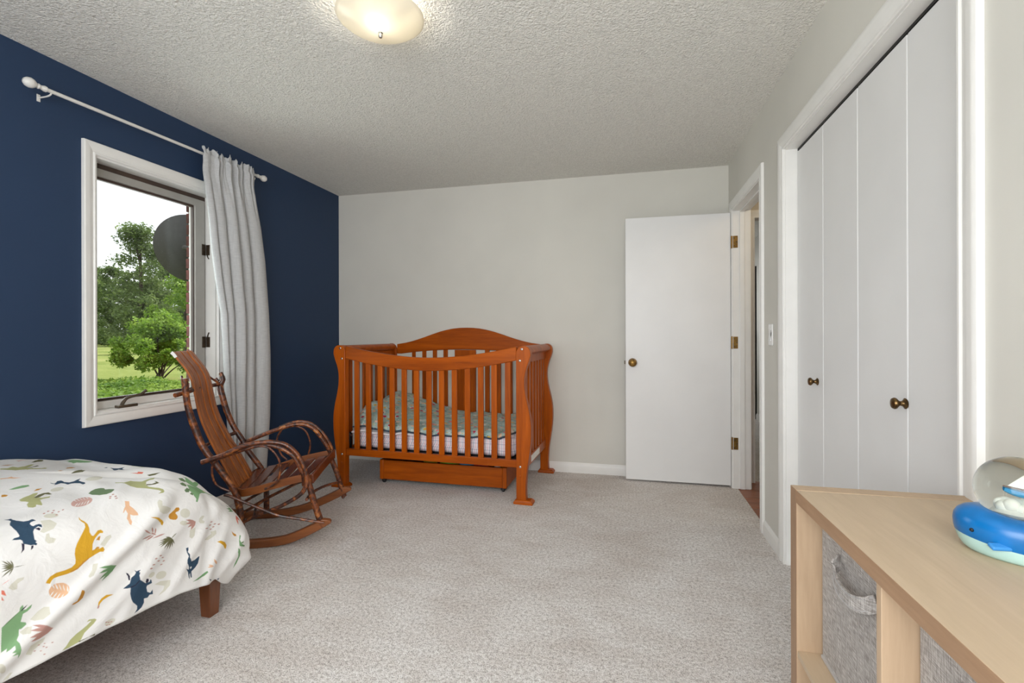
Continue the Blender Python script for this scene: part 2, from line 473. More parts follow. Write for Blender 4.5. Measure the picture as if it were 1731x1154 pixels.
def wall_mesh(axis, a0, a1, us, zs, holes):
    # a slab between a0 and a1 on axis, split into cells us x zs; cells listed in holes stay open
    mb = MB(); nu, nz = len(us), len(zs)
    def P(a, u, z): return (a, u, z) if axis == 'X' else (u, a, z)
    vs = [P(a, u, z) for a in (a0, a1) for u in us for z in zs]
    I = lambda s, i, j: s * nu * nz + i * nz + j
    solid = lambda i, j: 0 <= i < nu - 1 and 0 <= j < nz - 1 and (i, j) not in holes
    fs = []
    for i in range(nu - 1):
        for j in range(nz - 1):
            if not solid(i, j): continue
            fs.append((I(0, i, j), I(0, i + 1, j), I(0, i + 1, j + 1), I(0, i, j + 1)))
            fs.append((I(1, i, j + 1), I(1, i + 1, j + 1), I(1, i + 1, j), I(1, i, j)))
            if not solid(i - 1, j): fs.append((I(0, i, j), I(0, i, j + 1), I(1, i, j + 1), I(1, i, j)))
            if not solid(i + 1, j): fs.append((I(0, i + 1, j), I(1, i + 1, j), I(1, i + 1, j + 1), I(0, i + 1, j + 1)))
            if not solid(i, j - 1): fs.append((I(0, i, j), I(1, i, j), I(1, i + 1, j), I(0, i + 1, j)))
            if not solid(i, j + 1): fs.append((I(0, i, j + 1), I(0, i + 1, j + 1), I(1, i + 1, j + 1), I(1, i, j + 1)))
    mb.add(vs, fs)
    return mb

WY0, WY1, WZ0, WZ1 = 1.880, 2.622, 0.748, 2.055          # window opening in the blue wall
structure(wall_mesh('X', XL, -2.78, [YR - .11, WY0, WY1, YB], [-.02, WZ0, WZ1, CH], {(1, 1)}).build('wall_left', 'blue', smooth=0), 'navy painted wall with the window', 'wall')
structure(MB().box(-2.78, .875, YB, YB + .11, -.02, CH).build('wall_back', 'wall', smooth=0), 'pale grey wall behind the wooden crib', 'wall')
DY0, DY1, DZ1 = 3.085, 3.845, 2.050                       # door opening
KY0, KY1, KZ1 = 1.345, 2.630, 2.050                       # closet opening
j = .018
structure(wall_mesh('X', XR, .875, [YR - .11, KY0 - j, KY1 + j, DY0 - j, DY1 + j, YB], [-.02, DZ1 + j, CH], {(1, 0), (3, 0)}).build('wall_right', 'wall', smooth=0), 'pale grey wall with the closet and the doorway', 'wall')
structure(wall_mesh('Y', YR, YR - .11, [-2.78, -1.6, .5, .875], [-.02, .78, 2.12, CH], {(1, 1)}).build('wall_rear', 'wall', smooth=0), 'pale grey wall with an added wide window', 'wall')
structure(MB().box(XL, .79, YR, YB, -.03, 0).build('floor', 'carpet', smooth=0), 'pale grey beige cut pile carpet floor', 'carpet floor')
structure(MB().box(-2.86, 1.95, YR - .11, 8.0, CH, CH + .12).build('ceiling', 'ceiling', smooth=0), 'off white popcorn textured ceiling', 'ceiling')

# baseboards
BP = [(0, 0), (.013, 0), (.013, .060), (.0105, .068), (.008, .072), (.004, .083), (0, .083)]
def baseboard(name, p0, p1, nrm, label):
    p0, p1, nrm = Vector(p0), Vector(p1), Vector(nrm)
    mb = MB().sweep_profile(BP, lambda t, q: tuple(p0.lerp(p1, t) + nrm * q[0] + Vector((0, 0, q[1]))), [0, 1])
    structure(mb.build(name, 'trim', smooth=30), label, 'baseboard')
baseboard('baseboard_back', (XL, YB, 0), (XR, YB, 0), (0, -1, 0), 'white baseboard along the wall behind the crib')
baseboard('baseboard_left', (XL, YR, 0), (XL, YB, 0), (1, 0, 0), 'white baseboard along the navy wall')
baseboard('baseboard_right', (XR, 2.698, 0), (XR, 3.000, 0), (-1, 0, 0), 'short white baseboard between closet and doorway')
baseboard('baseboard_rear', (XR, YR, 0), (XR, 1.262, 0), (-1, 0, 0), 'white baseboard behind the oak cube shelf')

CP = [(0, 0), (0, .007), (.004, .011), (.010, .011), (.014, .007), (.020, .008), (.032, .0135), (.040, .015), (.052, .016), (.060, .0165), (.0665, .014), (.0675, 0)]
def casing_piece(p0, p1, out, nrm, m0, m1, w=.0675, parent=None, mat='trim', depth=1.0):
    p0, p1, out, nrm = Vector(p0), Vector(p1), Vector(out), Vector(nrm)
    d = (p1 - p0).normalized(); k = w / .0675
    def f(t, q):
        a_, b_ = q[0] * k, q[1] * depth
        base = p0 - d * a_ * m0 if t == 0 else p1 + d * a_ * m1
        return tuple(base + out * a_ + nrm * b_)
    return MB().sweep_profile(CP, f, [0, 1]).build('casing', mat, parent, smooth=30)

# ------------------------------------------------------------------ window in the blue wall
win = structure(empty('window_1'), 'white casement window with a bronze crank in the navy wall', 'window')
cw = .062
for p0, p1, out in (((XL, WY0, WZ0), (XL, WY0, WZ1), (0, -1, 0)), ((XL, WY0, WZ1), (XL, WY1, WZ1), (0, 0, 1)),
                    ((XL, WY1, WZ1), (XL, WY1, WZ0), (0, 1, 0)), ((XL, WY1, WZ0), (XL, WY0, WZ0), (0, 0, -1))):
    casing_piece(p0, p1, out, (1, 0, 0), 1, 1, cw, win, 'trim', 1.15)
XS = -2.690                                             # front of the sash
for b in ((-2.735, XL, WY0, WY0 + .010, WZ0, WZ1), (-2.735, XL, WY1 - .012, WY1, WZ0, WZ1),
          (-2.735, XL, WY0 + .010, WY1 - .012, WZ1 - .010, WZ1), (-2.735, XL, WY0 + .010, WY1 - .012, WZ0, WZ0 + .008)):
    MB().box(*b).build('jamb', 'vinyl', win, smooth=0)
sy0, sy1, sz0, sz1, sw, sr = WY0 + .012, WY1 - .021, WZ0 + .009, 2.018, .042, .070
sash = wall_mesh('X', XS, XS - .052, [sy0, sy0 + sw, sy1 - sr, sy1], [sz0, sz0 + .040, sz1 - sw, sz1], {(1, 1)}).build('sash', 'sash_shaded', win, bevel=.003, smooth=30)
MB().box(XS - .004, XS + .0035, sy0, sy1, sz0, sz0 + .038).build('bottom_rail', 'vinyl', sash, bevel=.002)  # white strip paints the lit look of the rail over the shaded sash
g = .013
wall_mesh('X', XS - .014, XS - .034, [sy0 + sw - .001, sy0 + sw + g, sy1 - sr - g * .5, sy1 - sr + .001], [sz0 + .039, sz0 + .040 + g, sz1 - sw - g, sz1 - sw + .001], {(1, 1)}).build('gasket', 'gasket', sash, smooth=0)
MB().box(XS - .026, XS - .022, sy0 + sw, sy1 - sr, sz0 + .040, sz1 - sw).build('pane', 'glass', sash, smooth=0)
MB().box(-2.735, -2.700, WY1 - .0205, WY1 - .0125, sz0, sz1).build('weatherstrip', 'gasket', win, smooth=0)
MB().box(-2.735, -2.698, sy0, WY1 - .0125, sz1 + .0005, WZ1 - .0105).build('weatherstrip', 'gasket', win, smooth=0)
for z in (1.700, 1.098):
    h = MB().box(XS - .004, XS + .004, sy1 - .024, sy1 + .002, z - .036, z + .036).build('hinge', 'hinge', win, bevel=.002)
    MB().box(XS + .003, XS + .030, WY1 - .0165, WY1 - .0118, z - .034, z + .034).build('hinge_leaf', 'hinge', h, bevel=.002)
    MB().tube([(XS + .014, WY1 - .018, z - .03 if z > 1.4 else z + .03), (XS + .02, WY1 - .019, z - .048 if z > 1.4 else z + .048), (XS + .028, WY1 - .02, z - .058 if z > 1.4 else z + .062)], .0035, 6).build('lever', 'hinge', h)
crank = MB().prism([(XL - .034, 1.998), (XL + .004, 1.990), (XL + .006, 2.095), (XL - .034, 2.110)], 'Z', WZ0 + .008, WZ0 + .024).build('crank', 'hook', win, bevel=.004)
MB().tube([(XL - .012, 2.018, WZ0 + .020), (XL - .008, 2.030, WZ0 + .044), (XL - .004, 2.045, WZ0 + .058), (XL - .006, 2.095, WZ0 + .066), (XL - .010, 2.135, WZ0 + .073)], [.009, .009, .008, .007, .006], 8).build('crank_arm', 'hook', crank)
MB().tube([(XL - .010, 2.130, WZ0 + .073), (XL - .008, 2.152, WZ0 + .086)], [.007, .009], 8).build('crank_knob', 'hook', crank)

# brick outside face of the house around the window, with its brick reveal
ext = structure(wall_mesh('X', -2.862, -2.782, [YR, 1.868, 2.637, 8.0], [-.6, .66, 2.09, CH], {(1, 1)}).build('wall_exterior', 'mortar', smooth=0), 'red brick outer face of the house beside the window', 'brick wall')
course = .0756
def brick_mesh(L):
    return MB().box(-.052, .047, 0, L, 0, course - .012).build('brick', 'brick', ext, bevel=.002, smooth=0, bseg=1)
protos = {}
for r in range(40):
    z = -.45 + r * course
    y = 2.631
    for k in range(4):
        L = .098 if (r % 2 and k == 0) else .204
        if L not in protos: b = protos[L] = brick_mesh(L)
        else:
            b = protos[L].copy(); C.collection.objects.link(b); b.parent = ext
        b.location = (-2.822 - .004 * rng.random(), y, z)
        y += L + .010

# wide window added in the wall behind to frame the fill light
w2 = structure(empty('added_window'), 'added wide white framed window in the wall opposite the crib', 'window')
wall_mesh('Y', YR + .001, YR - .09, [-1.6, -1.55, -.575, -.525, .45, .5], [.78, .83, 2.07, 2.12], {(1, 1), (3, 1)}).build('sash', 'vinyl', w2, bevel=.003)
for x0 in (-1.55, -.525):
    MB().box(x0, x0 + .975, YR - .06, YR - .056, .83, 2.07).build('pane', 'glass', w2, smooth=0)

# ------------------------------------------------------------------ doorway with open white slab door
d1 = structure(empty('door_1'), 'open white slab door with brass knob and hinges', 'door')
leaf = MB().box(-.015, .747, 3.863, 3.898, .014, 2.044).build('leaf', 'door', d1, bevel=.003)
kp = [(.0, 0), (.033, 0), (.033, .004), (.026, .009), (.014, .013), (.012, .024), (.017, .032), (.0265, .041), (.030, .052), (.0275, .063), (.018, .070), (.0, .071)]
MB().lathe(kp, 28, Matrix.Translation((.038, 3.863, .922)) @ Matrix.Rotation(PI / 2, 4, 'X')).build('knob', 'brass', leaf)
MB().lathe(kp, 28, Matrix.Translation((.038, 3.898, .922)) @ Matrix.Rotation(-PI / 2, 4, 'X')).build('knob', 'brass', leaf)
MB().box(-.024, -.013, 3.870, 3.891, .908, .936).build('latch', 'hook', leaf, bevel=.003)
for z in (1.822, 1.078, .332):
    hb = MB().box(.7605, .792, 3.8405, 3.8452, z - .044, z + .044).build('hinge', 'brass', d1, bevel=.001)
    MB().lathe([(0, -.046), (.006, -.046), (.006, .046), (0, .046)], 10, Matrix.Translation((.753, 3.853, z))).build('hinge_barrel', 'brass', hb)
    for sx, sz in ((.768, .028), (.784, 0), (.768, -.028)):
        MB().lathe([(.0045, 0), (.003, .0015), (0, .0018)], 8, Matrix.Translation((sx, 3.8405, z + sz)) @ Matrix.Rotation(PI / 2, 4, 'X')).build('screw', 'hook', hb)
MB().box(XR, .875, DY1, DY1 + j, 0, DZ1 + j).build('jamb', 'trim', d1, smooth=0)
MB().box(XR, .875, DY0 - j, DY0, 0, DZ1 + j).build('jamb', 'trim', d1, smooth=0)
MB().box(XR, .875, DY0, DY1, DZ1, DZ1 + j).build('jamb', 'trim', d1, smooth=0)
MB().box(.805, .838, DY1 - .011, DY1, 0, DZ1).build('stop', 'trim', d1, bevel=.002)
MB().box(.805, .838, DY0, DY0 + .011, 0, DZ1).build('stop', 'trim', d1, bevel=.002)
MB().box(.805, .838, DY0 + .011, DY1 - .011, DZ1 - .011, DZ1).build('stop', 'trim', d1, bevel=.002)
for X, nx in ((XR, -1), (.875, 1)):
    casing_piece((X, DY0 - .006, 0), (X, DY0 - .006, DZ1 + .006), (0, -1, 0), (nx, 0, 0), 0, 1, .066, d1)
    casing_piece((X, DY0 - .006, DZ1 + .006), (X, DY1 + .006, DZ1 + .006), (0, 0, 1), (nx, 0, 0), 1, 1, .066, d1)
    casing_piece((X, DY1 + .006, DZ1 + .006), (X, DY1 + .006, 0), (0, 1, 0), (nx, 0, 0), 1, 0, .066, d1)

# ------------------------------------------------------------------ closet with four bifold panels
d2 = structure(empty('door_2'), 'white bifold closet doors with two bronze knobs', 'closet door')
XD = .812
pw = (KY1 - KY0 - .010) / 4
for k in range(4):
    y1 = KY1 - .004 - k * pw
    p = MB().box(XD, XD + .030, y1 - pw + .0025, y1 - .0005, .020, 2.034).build('panel', 'closet', d2, bevel=.0035)
    if k in (0, 3):
        yk = 2.372 if k == 0 else 1.682
        z = .931
        MB().lathe([(0, 0), (.0155, 0), (.0165, .002), (.0115, .005), (.0075, .010), (.007, .016), (.011, .021), (.0165, .026), (.0175, .030), (.0150, .035), (.007, .038), (0, .0385)], 24,
                   Matrix.Translation((XD, yk, z)) @ Matrix.Rotation(-PI / 2, 4, 'Y')).build('knob', 'bronze', p)
for b in ((XR, .875, KY1, KY1 + j, 0, KZ1 + j), (XR, .875, KY0 - j, KY0, 0, KZ1 + j), (XR, .875, KY0, KY1, KZ1, KZ1 + j)):
    MB().box(*b).build('jamb', 'trim', d2, smooth=0)
MB().box(.815, .842, KY0, KY1, 2.040, KZ1).build('track', 'black', d2, smooth=0)
casing_piece((XR, KY0 - .005, 0), (XR, KY0 - .005, KZ1 + .005), (0, -1, 0), (-1, 0, 0), 0, 1, .0755, d2, depth=1.1)
casing_piece((XR, KY0 - .005, KZ1 + .005), (XR, KY1 + .005, KZ1 + .005), (0, 0, 1), (-1, 0, 0), 1, 1, .068, d2, depth=1.1)
casing_piece((XR, KY1 + .005, KZ1 + .005), (XR, KY1 + .005, 0), (0, 1, 0), (-1, 0, 0), 1, 0, .064, d2, depth=1.1)
cl = MB().add([(.876, 1.25, 0), (1.5, 1.25, 0), (1.5, 2.70, 0), (.876, 2.70, 0), (.876, 1.25, CH), (1.5, 1.25, CH), (1.5, 2.70, CH), (.876, 2.70, CH)],
              [(0, 1, 2, 3), (0, 4, 5, 1), (1, 5, 6, 2), (2, 6, 7, 3)])
structure(cl.build('wall_closet', 'wall', smooth=0), 'inside of the closet behind the bifold doors', 'wall')

# ------------------------------------------------------------------ hall and the room at its end
structure(MB().box(1.85, 1.95, 2.70, 4.03, -.02, CH).build('wall_hall', 'hallwall', smooth=0), 'beige hall wall beyond the doorway', 'wall')
structure(wall_mesh('Y', 4.03, 4.13, [.876, .950, 1.70, 1.85], [-.02, 2.03, CH], {(1, 0)}).build('wall_hall_end', 'hallwall', smooth=0), 'beige wall at the end of the hall', 'wall')
structure(MB().box(.876, 1.95, 2.60, 2.70, -.02, CH).build('wall_hall_start', 'hallwall', smooth=0), 'beige wall at the near end of the hall', 'wall')
hf = structure(MB().box(.786, 1.85, 2.70, 4.07, -.04, -.008).build('floor_hall', 'mortar', smooth=0), 'hall floor of reddish oak planks', 'wood floor')
py = 2.705; k = 0; pm = None
while py < 4.06:
    w_ = .0625
    segs = [(.790, 1.25), (1.253, 1.848)] if k % 2 else [(.790, 1.48), (1.483, 1.848)]
    for x0, x1 in segs:
        MB().box(x0, x1, py, py + w_ - .002, -.012, -.001 - .0008 * ((k * 7) % 3)).build('plank', 'plank', hf, bevel=.001, smooth=0, bseg=1)
    py += w_; k += 1
d3 = structure(empty('door_3'), 'cased opening at the end of the hall', 'doorway')
casing_piece((.950, 4.03, 0), (.950, 4.03, 2.03), (-1, 0, 0), (0, -1, 0), 0, 1, .060, d3)
casing_piece((.950, 4.03, 2.03), (1.70, 4.03, 2.03), (0, 0, 1), (0, -1, 0), 1, 1, .060, d3)
casing_piece((1.70, 4.03, 2.03), (1.70, 4.03, 0), (1, 0, 0), (0, -1, 0), 1, 0, .060, d3)
structure(MB().box(.30, 1.78, 4.07, 8.0, -.03, 0).build('floor_far', 'carpet', smooth=0), 'carpet of the room beyond the hall', 'carpet floor')
structure(MB().box(1.68, 1.78, 4.13, 8.0, 0, CH).build('wall_far_right', 'wall', smooth=0), 'grey side wall of the room beyond the hall', 'wall')
structure(MB().box(.20, .30, 4.11, 8.0, 0, CH).build('wall_far_left', 'wall', smooth=0), 'grey wall of the room beyond the hall', 'wall')
structure(MB().box(.20, 1.78, 8.0, 8.1, 0, CH).build('wall_far_back', 'wall', smooth=0), 'end wall of the room beyond the hall', 'wall')
baseboard('baseboard_far', (1.68, 4.13, 0), (1.68, 7.02, 0), (-1, 0, 0), 'white baseboard in the room beyond the hall')
d4 = structure(empty('door_4'), 'door edge with dark hinges in the far room', 'door')
MB().box(1.628, 1.664, 7.05, 7.80, .02, 2.03).build('leaf', 'door', d4, bevel=.003)
for z in (.32, 1.08, 1.78):
    MB().box(1.625, 1.668, 7.040, 7.051, z - .05, z + .05).build('hinge', 'hinge', d4, bevel=.002)
MB().box(1.668, 1.68, 7.03, 7.82, .0, 2.05).build('recess_shade', 'black', d4, smooth=0)  # flat black board painting in the dark of the door opening

# light switch
sw_ = tag(empty('light_switch', (XR, 2.873, 1.137)), 'white rocker light switch on the wall between doorway and closet', 'switch')
MB().box(-.006, 0, -.036, .036, -.058, .058).build('plate', 'plastic', sw_, bevel=.003)
MB().prism([(-.006, -.033), (-.012, -.033), (-.007, 0), (-.009, .033), (-.006, .033)], 'Y', -.0165, .0165).build('rocker', 'plastic', sw_, bevel=.001)

# ------------------------------------------------------------------ ceiling light
lx, ly = -.948, 1.735
lamp = tag(empty('ceiling_light', (lx, ly, CH)), 'frosted glass bowl light with nickel finial on the popcorn ceiling', 'ceiling light')
prof = []
for i in range(17):
    t = i / 16
    prof.append((.170 * t, -.104 + .062 * t ** 2.3))
inner = [(max(r - .004, 0), z + .004) for r, z in prof]
MB().lathe(prof + [(.170, prof[-1][1] + .004)] + inner[::-1], 64).build('glass_bowl', 'bowl', lamp, smooth=60)
MB().lathe([(0, 0), (.06, 0), (.06, -.012), (.052, -.022), (0, -.022)], 32).build('canopy', 'trim', lamp)
MB().lathe([(.005, -.022), (.005, -.104)], 10).build('stem', 'chrome', lamp)
MB().lathe([(0, -.122), (.006, -.122), (.009, -.116), (.009, -.110), (.006, -.107), (.010, -.104), (0, -.1035)], 20).build('finial', 'chrome', lamp)
MB().lathe([(0, -.078), (.012, -.074), (.016, -.064), (.013, -.050), (.009, -.040), (0, -.036)], 16, Matrix.Translation((.012, -.045, 0))).build('bulb', 'bulb', lamp)
MB().lathe([(0, -.036), (.010, -.036), (.010, -.022), (0, -.022)], 12, Matrix.Translation((.012, -.045, 0))).build('socket', 'plastic', lamp)

# ------------------------------------------------------------------ curtain rod and curtain
rod = tag(empty('curtain_rod', (-2.54, 2.25, 2.258)), 'thin white curtain rod with ball finials above the window', 'curtain rod')
ry0, ry1 = -.630, .640
MB().tube([(0, ry0, -.009), (0, ry1, .009)], .0085, 12, smooth=1).build('pole', 'rod', rod)
for s, y in ((-1, ry0), (1, ry1)):
    mt = Matrix.Translation((0, y, -.009 if s < 0 else .009)) @ Matrix.Rotation(-s * PI / 2, 4, 'X')
    MB().lathe([(0, 0), (.0125, 0), (.0135, .008), (.010, .016), (.0085, .022), (.0105, .026), (.012, .031), (.0085, .037)], 20, mt).build('collar', 'rod', rod)
    MB().lathe([(.007, .036), (.013, .041), (.0195, .050), (.0225, .062), (.0195, .074), (.012, .083), (0, .087)], 24, mt).build('finial', 'rod', rod)
for y in (ry0 + .02, ry1 - .02):
    br = MB().tube([(-.079, y, -.028), (-.03, y, -.028), (-.004, y, -.022), (0, y, -.009)], .0035, 8).build('bracket', 'rod', rod)
    MB().box(-.080, -.077, y - .007, y + .007, -.045, -.012).build('bracket_plate', 'rod', br, bevel=.001)

zk = [2.30, 2.275, 2.25, 2.20, 2.108, 1.899, 1.683, 1.465, 1.28, 1.016, .825, .573, .20]
yl = [2.400, 2.400, 2.404, 2.414, 2.432, 2.465, 2.486, 2.521, 2.557, 2.572, 2.580, 2.60, 2.62]
yr = [2.800, 2.800, 2.802, 2.812, 2.841, 2.885, 2.915, 2.938, 2.955, 2.968, 2.968, 2.960, 2.924]
zs = np.concatenate([np.linspace(2.290, 2.10, 34), np.linspace(2.09, .20, 90)])
NU = 220
U = np.linspace(0, 1, NU)
rows = []
for z in zs:
    y0 = np.interp(-z, [-q for q in zk], yl); y1 = np.interp(-z, [-q for q in zk], yr)
    tt = min(max((2.31 - z) / 2.1, 0), 1)
    gather = math.exp(-((2.25 - z) / .16) ** 2) if z < 2.25 else 1.0
    # broad folds with sharp creases that drift across on the way down, and narrow gathers at the top
    fold = np.zeros(NU)
    bk = [0, .125 - .10 * tt, .34 - .24 * tt, .545 - .27 * tt, .74 - .19 * tt, 1.0]
    for q_ in range(5):
        m_ = (U >= bk[q_]) & (U <= bk[q_ + 1])
        fold[m_] = (.034, .040, .066, .056, .062)[q_] * np.sqrt(np.clip(np.sin(PI * (U[m_] - bk[q_]) / max(bk[q_ + 1] - bk[q_], 1e-4)), 0, 1))
    small = (.014 * np.sin(2 * PI * (9.2 * U + .35 * np.sin(6.0 * U))) + .005 * np.sin(2 * PI * (19 * U + .2))) * np.clip((U - .10) / .12, .15, 1)
    x = -2.545 + fold * (.35 + .65 * min(1, tt * 3.2)) + small * gather + .002 * np.sin(14 * U + 3 * z)
    if z > 2.262:  # ruffle above the rod pocket
        x = x + .007 * np.sin(2 * PI * (16 * U)) * (z - 2.262) / .04
    yy = y0 + (y1 - y0) * (U + .012 * np.sin(2 * PI * 6 * U) * gather)
    zz = z + (.010 * np.sin(2 * PI * (11 * U + .3)) + .006 * np.sin(2 * PI * 23 * U) if z > 2.262 else 0) * (1 if z > 2.262 else 0) - .006 * np.sin(9 * U) * (tt)
    pinch = math.exp(-((z - 2.258) / .012) ** 2)
    x = x * (1 - .6 * pinch) + (-2.520) * .6 * pinch + .018 * (1 if z > 2.235 else math.exp(-((2.235 - z) / .05) ** 2))
    rows.append([(float(x[i]), float(yy[i]) * 1.009, float(zz[i] if hasattr(zz, '__len__') else zz)) for i in range(NU)])
cur = MB().grid(rows).build('curtain', 'curtain', None, smooth=180)
sol = cur.modifiers.new('thick', 'SOLIDIFY'); sol.thickness = .003; sol.offset = 0
tag(cur, 'long pale grey linen curtain gathered at one side of the window', 'curtain')

# ------------------------------------------------------------------ crib
def set_uv(o, fn):
    me = o.data; uvl = me.uv_layers.new(name='UVMap')
    for lp in me.loops:
        uvl.data[lp.index].uv = fn(me.vertices[lp.vertex_index].co)

CRL = (-1.380, 3.602, 0.0); CRZ = math.radians(-2.0)
crib = tag(empty('crib', CRL, CRZ), 'reddish brown wooden crib with a curved headboard against the grey wall', 'crib')
OUT = [(.022, .731), (.10, .727), (.20, .733), (.29, .746), (.38, .759), (.463, .765), (.55, .763), (.63, .750), (.70, .733), (.76, .722), (.82, .718), (.87, .722), (.92, .735), (.965, .752), (1.0, .762)]
def leg_outline(s):
    pts = [(p.x, p.z) for p in spline([(x, 0, z) for z, x in OUT], 4)]
    top = [(.762, 1.020), (.757, 1.040), (.745, 1.056), (.727, 1.065), (.707, 1.066), (.688, 1.060), (.672, 1.046), (.662, 1.025)]
    poly = [(.662, .022)] + pts + top
    return [(s * x, z) for x, z in poly]
for s in (-1, 1):
    for y0, y1 in ((-.412, -.358), (.358, .412)):
        lg = MB().prism(leg_outline(s), 'Y', y0, y1).build('leg', 'crib', crib, bevel=.004, smooth=35)
        xa, xb = sorted((s * .648, s * .772))
        ym = (y0 + y1) / 2
        mb = MB(); f0 = [(xa - .004, y0 - .012, 0), (xb + .004, y0 - .012, 0), (xb + .004, y1 + .012, 0), (xa - .004, y1 + .012, 0)]
        f1 = [(xa + .006, y0 - .004, .028), (xb - .012, y0 - .004, .028), (xb - .012, y1 + .004, .028), (xa + .006, y1 + .004, .028)]
        f2 = [(x, y, .014) for x, y, z in f0]
        mb.add(f0 + f2 + f1, [(3, 2, 1, 0), (8, 9, 10, 11)] + [(i + k, (i + 1) % 4 + k, (i + 1) % 4 + 4 + k, i + 4 + k) for k in (0, 4) for i in range(4)])
        mb.build('foot', 'cribx', lg, bevel=.003)
        if y0 < 0:
            for x, z in ((.704, 1.043), (.690, .965), (.690, .250), (.690, .188)):
                MB().lathe([(0, .0028), (.004, .0025), (.0075, .001), (.0085, 0), (0, 0)], 14, Matrix.Translation((s * x, y0, z)) @ Matrix.Rotation(PI / 2, 4, 'X')).build('screw', 'chrome' if z != .188 else 'cribx', lg)
def rail(zlo, zhi, xs, y0, y1):
    mb = MB(); n = len(xs)
    vs = []
    for x in xs:
        vs += [(x, y0, zlo(x)), (x, y0, zhi(x)), (x, y1, zhi(x)), (x, y1, zlo(x))]
    fs = [(i * 4 + k, i * 4 + (k + 1) % 4, i * 4 + 4 + (k + 1) % 4, i * 4 + 4 + k) for i in range(n - 1) for k in range(4)]
    return mb.add(vs, fs + [(3, 2, 1, 0), tuple((n - 1) * 4 + k for k in range(4))])
xs = list(np.linspace(-.663, .663, 41))
sag = lambda x: .082 * (1 - abs(x / .663) ** 1.8)
rail(lambda x: .966 - sag(x), lambda x: 1.060 - sag(x), xs, -.406, -.372).build('top_rail', 'cribx', crib, bevel=.005, smooth=40)
rail(lambda x: .240, lambda x: .291, [-.663, .663], -.402, -.375).build('bottom_rail', 'cribx', crib, bevel=.004)
def slats(n0, xs_, y0, y1, zlo, zhi_fn, w=.0405):
    for x in xs_:
        zt = zhi_fn(x)
        MB().box(x - w / 2, x + w / 2, y0, y1, zlo, zt).build('slat', 'crib', crib, bevel=.003)
slats(0, [-.5745 + .0978 * k for k in range(13)], -.396, -.381, .288, lambda x: .985 - sag(x))
hz = lambda x: float(np.interp(abs(x), [0, .06, .12, .19, .25, .32, .40, .463, .52, .58, .663], [1.203, 1.2015, 1.196, 1.183, 1.168, 1.146, 1.119, 1.100, 1.084, 1.071, 1.060]))
hb = lambda x: .972 + .042 * max(0, 1 - (abs(x) / .62) ** 2)
rail(hb, hz, list(np.linspace(-.663, .663, 61)), .372, .404).build('headboard', 'cribx', crib, bevel=.006, smooth=40)
rail(lambda x: .240, lambda x: .291, [-.663, .663], .375, .402).build('bottom_rail', 'cribx', crib, bevel=.004)
slats(0, [s * x for s in (-1, 1) for x in (.193, .295, .397, .499, .601)], .380, .396, .288, lambda x: hb(x) + .01)
MB().box(-.105, .089, .378, .397, .288, 1.01).build('back_panel', 'crib', crib, bevel=.003)
for s in (-1, 1):
    # sleigh-rolled side top, rail under it, slats and the lower rail
    rp = [(.690, 1.002), (.672, 1.020), (.668, 1.040), (.682, 1.058), (.706, 1.064), (.732, 1.058), (.750, 1.040), (.752, 1.020), (.738, 1.008), (.715, 1.000)]
    MB().prism([(s * x, z) for x, z in rp], 'Y', -.358, .358).build('side_roll', 'cribx', crib, smooth=50)
    MB().box(*sorted((s * .686, s * .712)), -.358, .358, .945, 1.004).build('side_rail', 'crib', crib, bevel=.003)
    lr = MB().box(*sorted((s * .686, s * .712)), -.358, .358, .215, .285).build('side_rail', 'crib', crib, bevel=.003)
    for k in range(7):
        y = -.288 + .096 * k
        MB().box(*sorted((s * .692, s * .707)), y - .020, y + .020, .283, .948).build('slat', 'crib', crib, bevel=.003)
    if s > 0:
        lab = MB().box(.7122, .7128, -.18, .10, .226, .272).build('label', 'paper', lr, smooth=0)
    for y in (-.33, .33):
        br = MB().box(*sorted((s * .668, s * .684)), y - .014, y + .014, .27, .40).build('bracket', 'black', crib, bevel=.003)
        MB().lathe([(0, .008), (.008, .006), (.009, 0), (0, 0)], 12, Matrix.Translation((s * .667, y, .375)) @ Matrix.Rotation(-s * PI / 2, 4, 'Y')).build('screw', 'chrome', br)
MB().box(-.655, .655, -.350, .350, .262, .284).build('mattress_base', 'black', crib, bevel=.004)

mat = tag(empty('crib_mattress', (CRL[0], CRL[1], .285), CRZ), 'crib mattress in a pink and blue striped plaid sheet', 'mattress')
bm = bmesh.new(); bmesh.ops.create_cube(bm, size=1)
bmesh.ops.scale(bm, vec=(1.272, .682, .148), verts=bm.verts); bmesh.ops.translate(bm, vec=(0, 0, .075), verts=bm.verts)
bmesh.ops.bevel(bm, geom=[e for e in bm.edges], offset=.045, segments=6, profile=.5, affect='EDGES')
me = bpy.data.meshes.new('mattress'); bm.to_mesh(me); bm.free(); me.materials.append(M['plaid'])
mo = bpy.data.objects.new('fitted_sheet', me); C.collection.objects.link(mo); mo.parent = mat
me.polygons.foreach_set('use_smooth', [True] * len(me.polygons))
set_uv(mo, lambda c: (c.x + .25 * c.y - .25 * max(0, -.25 - c.x) * (c.z / .15), c.z + max(0, c.y + .30)))

